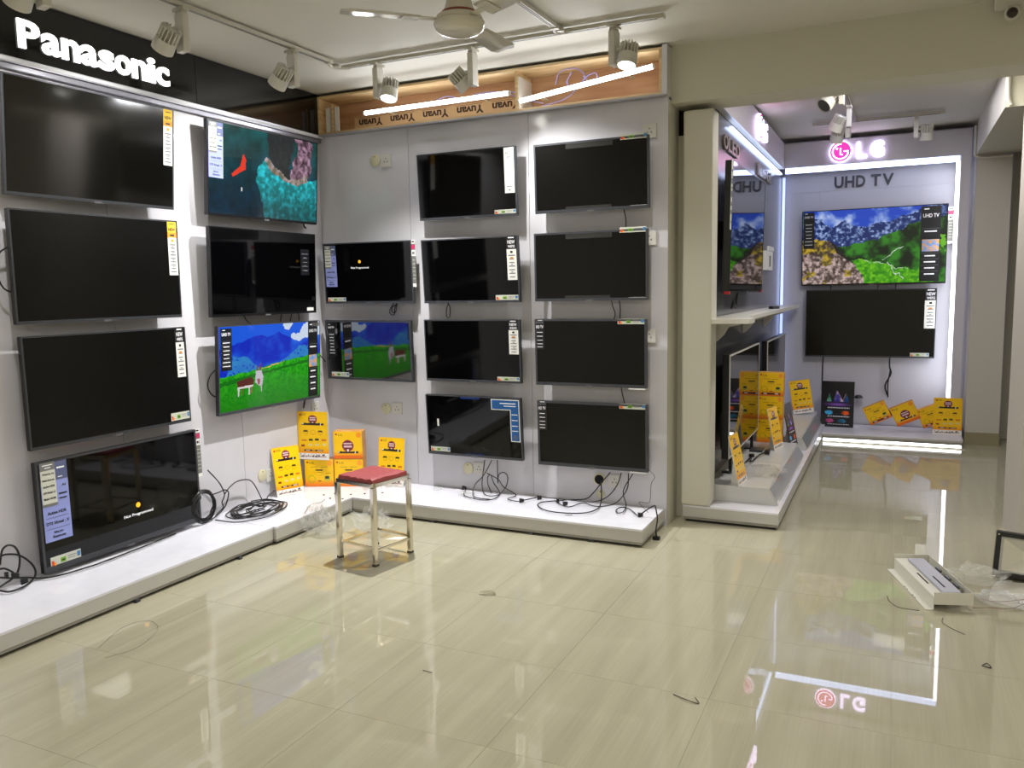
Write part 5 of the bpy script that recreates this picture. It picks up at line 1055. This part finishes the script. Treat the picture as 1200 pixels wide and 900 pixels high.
for nm, pts in (('red_wire', [(.24, 4.28, .07), (.32, 4.3, .03), (.42, 4.27, .012), (.5, 4.28, .012), (.6, 4.36, .01), (.7, 4.4, .01)]), ('red_wire', [(.36, 4.12, .02), (.43, 4.17, .012), (.52, 4.2, .012), (.6, 4.3, .01), (.72, 4.3, .01)])):
    g = G(); g.tube(pts, .0013, 6); tag(mk(nm, g, M_('red_wire', (118, 62, 46), .5), smooth=True), 'thin red wire trailing from the metal channel, '+('upper' if pts[0][1] > 4.2 else 'lower')+' of the pair', 'wire', 'thin red wires')
# ---------------------------------------------------------------- bits of debris on the floor and platforms
deb = M_('debris_brown', (70, 58, 40), .7)
def twig(pts, r, lb, m=deb): g = G(); g.tube([(a, b, r+.0003+(.004*(i % 2))) for i, (a, b) in enumerate(pts)], r, 5, smooth=3); tag(mk('wire_scrap', g, m, smooth=True), lb, 'debris', 'scraps on the floor')
twig([(.005, 4.18), (.015, 4.1), (.05, 4.05), (.10, 4.03), (.14, 4.04)], .0015, 'dark twig-like wire scrap left of the metal channel')
twig([(.235, 3.99), (.23, 3.92), (.27, 3.87), (.31, 3.82)], .0012, 'curled thin wire scrap below the metal channel')
twig([(.355, 3.54), (.37, 3.55), (.38, 3.52), (.36, 3.515), (.35, 3.53)], .002, 'small black ring of wire near the right edge of the floor', cablem)
twig([(-.70, 2.83), (-.64, 2.80), (-.60, 2.80), (-.62, 2.83)], .0018, 'brown leaf-like scrap in the middle foreground floor')
twig([(-1.66, 2.63), (-1.61, 2.62)], .0015, 'short brown scrap on the floor left of centre')
twig([(-2.95, 2.2), (-2.9, 2.32), (-2.98, 2.5), (-3.1, 2.55), (-3.15, 2.45), (-3.05, 2.25)], .0005, 'very thin looped hair of wire near the left platform')
dust = M_('dust_smear', (146, 141, 120), .6)
for k in range(3):
    twig([(-1.84+.02*k, 3.47-.01*k), (-1.80, 3.50-.02*k), (-1.75, 3.47), (-1.78, 3.43+.01*k), (-1.83, 3.44)], .0012, ('outer', 'middle', 'inner')[k]+' loop of the fine grey scribble of thread on the floor before the right platform', dust)
for k, (x, y) in enumerate(((-3.45, 4.36), (-3.42, 4.42), (-3.5, 4.48), (-3.38, 4.5), (-3.3, 4.55), (-3.36, 4.38), (-3.55, 4.42), (-3.2, 4.62))):
    g = G(); g.lathe([(.006, 0), (.009, .003), (.003, .006)], 6, T(x, y, .1105)); tag(mk('crumb', g, deb), 'brown crumb on the corner platform', 'crumb', 'crumbs on the corner platform')
g = G(); g.tube([(-1.81, 4.56, .113), (-1.79, 4.565, .114), (-1.77, 4.58, .113)], .002, 5); tag(mk('wire_scrap', g, cablem), 'short black scrap on the back platform top', 'debris')
g = G(); g.tube([(-3.37, 4.0, .114), (-3.42, 4.12, .13), (-3.44, 4.25, .114), (-3.47, 4.33, .113)], .0018, 5); tag(mk('thin_wire', g, M_('grey_wire', (110, 105, 100), .4), smooth=True), 'thin grey wire curving over the corner platform edge', 'wire')
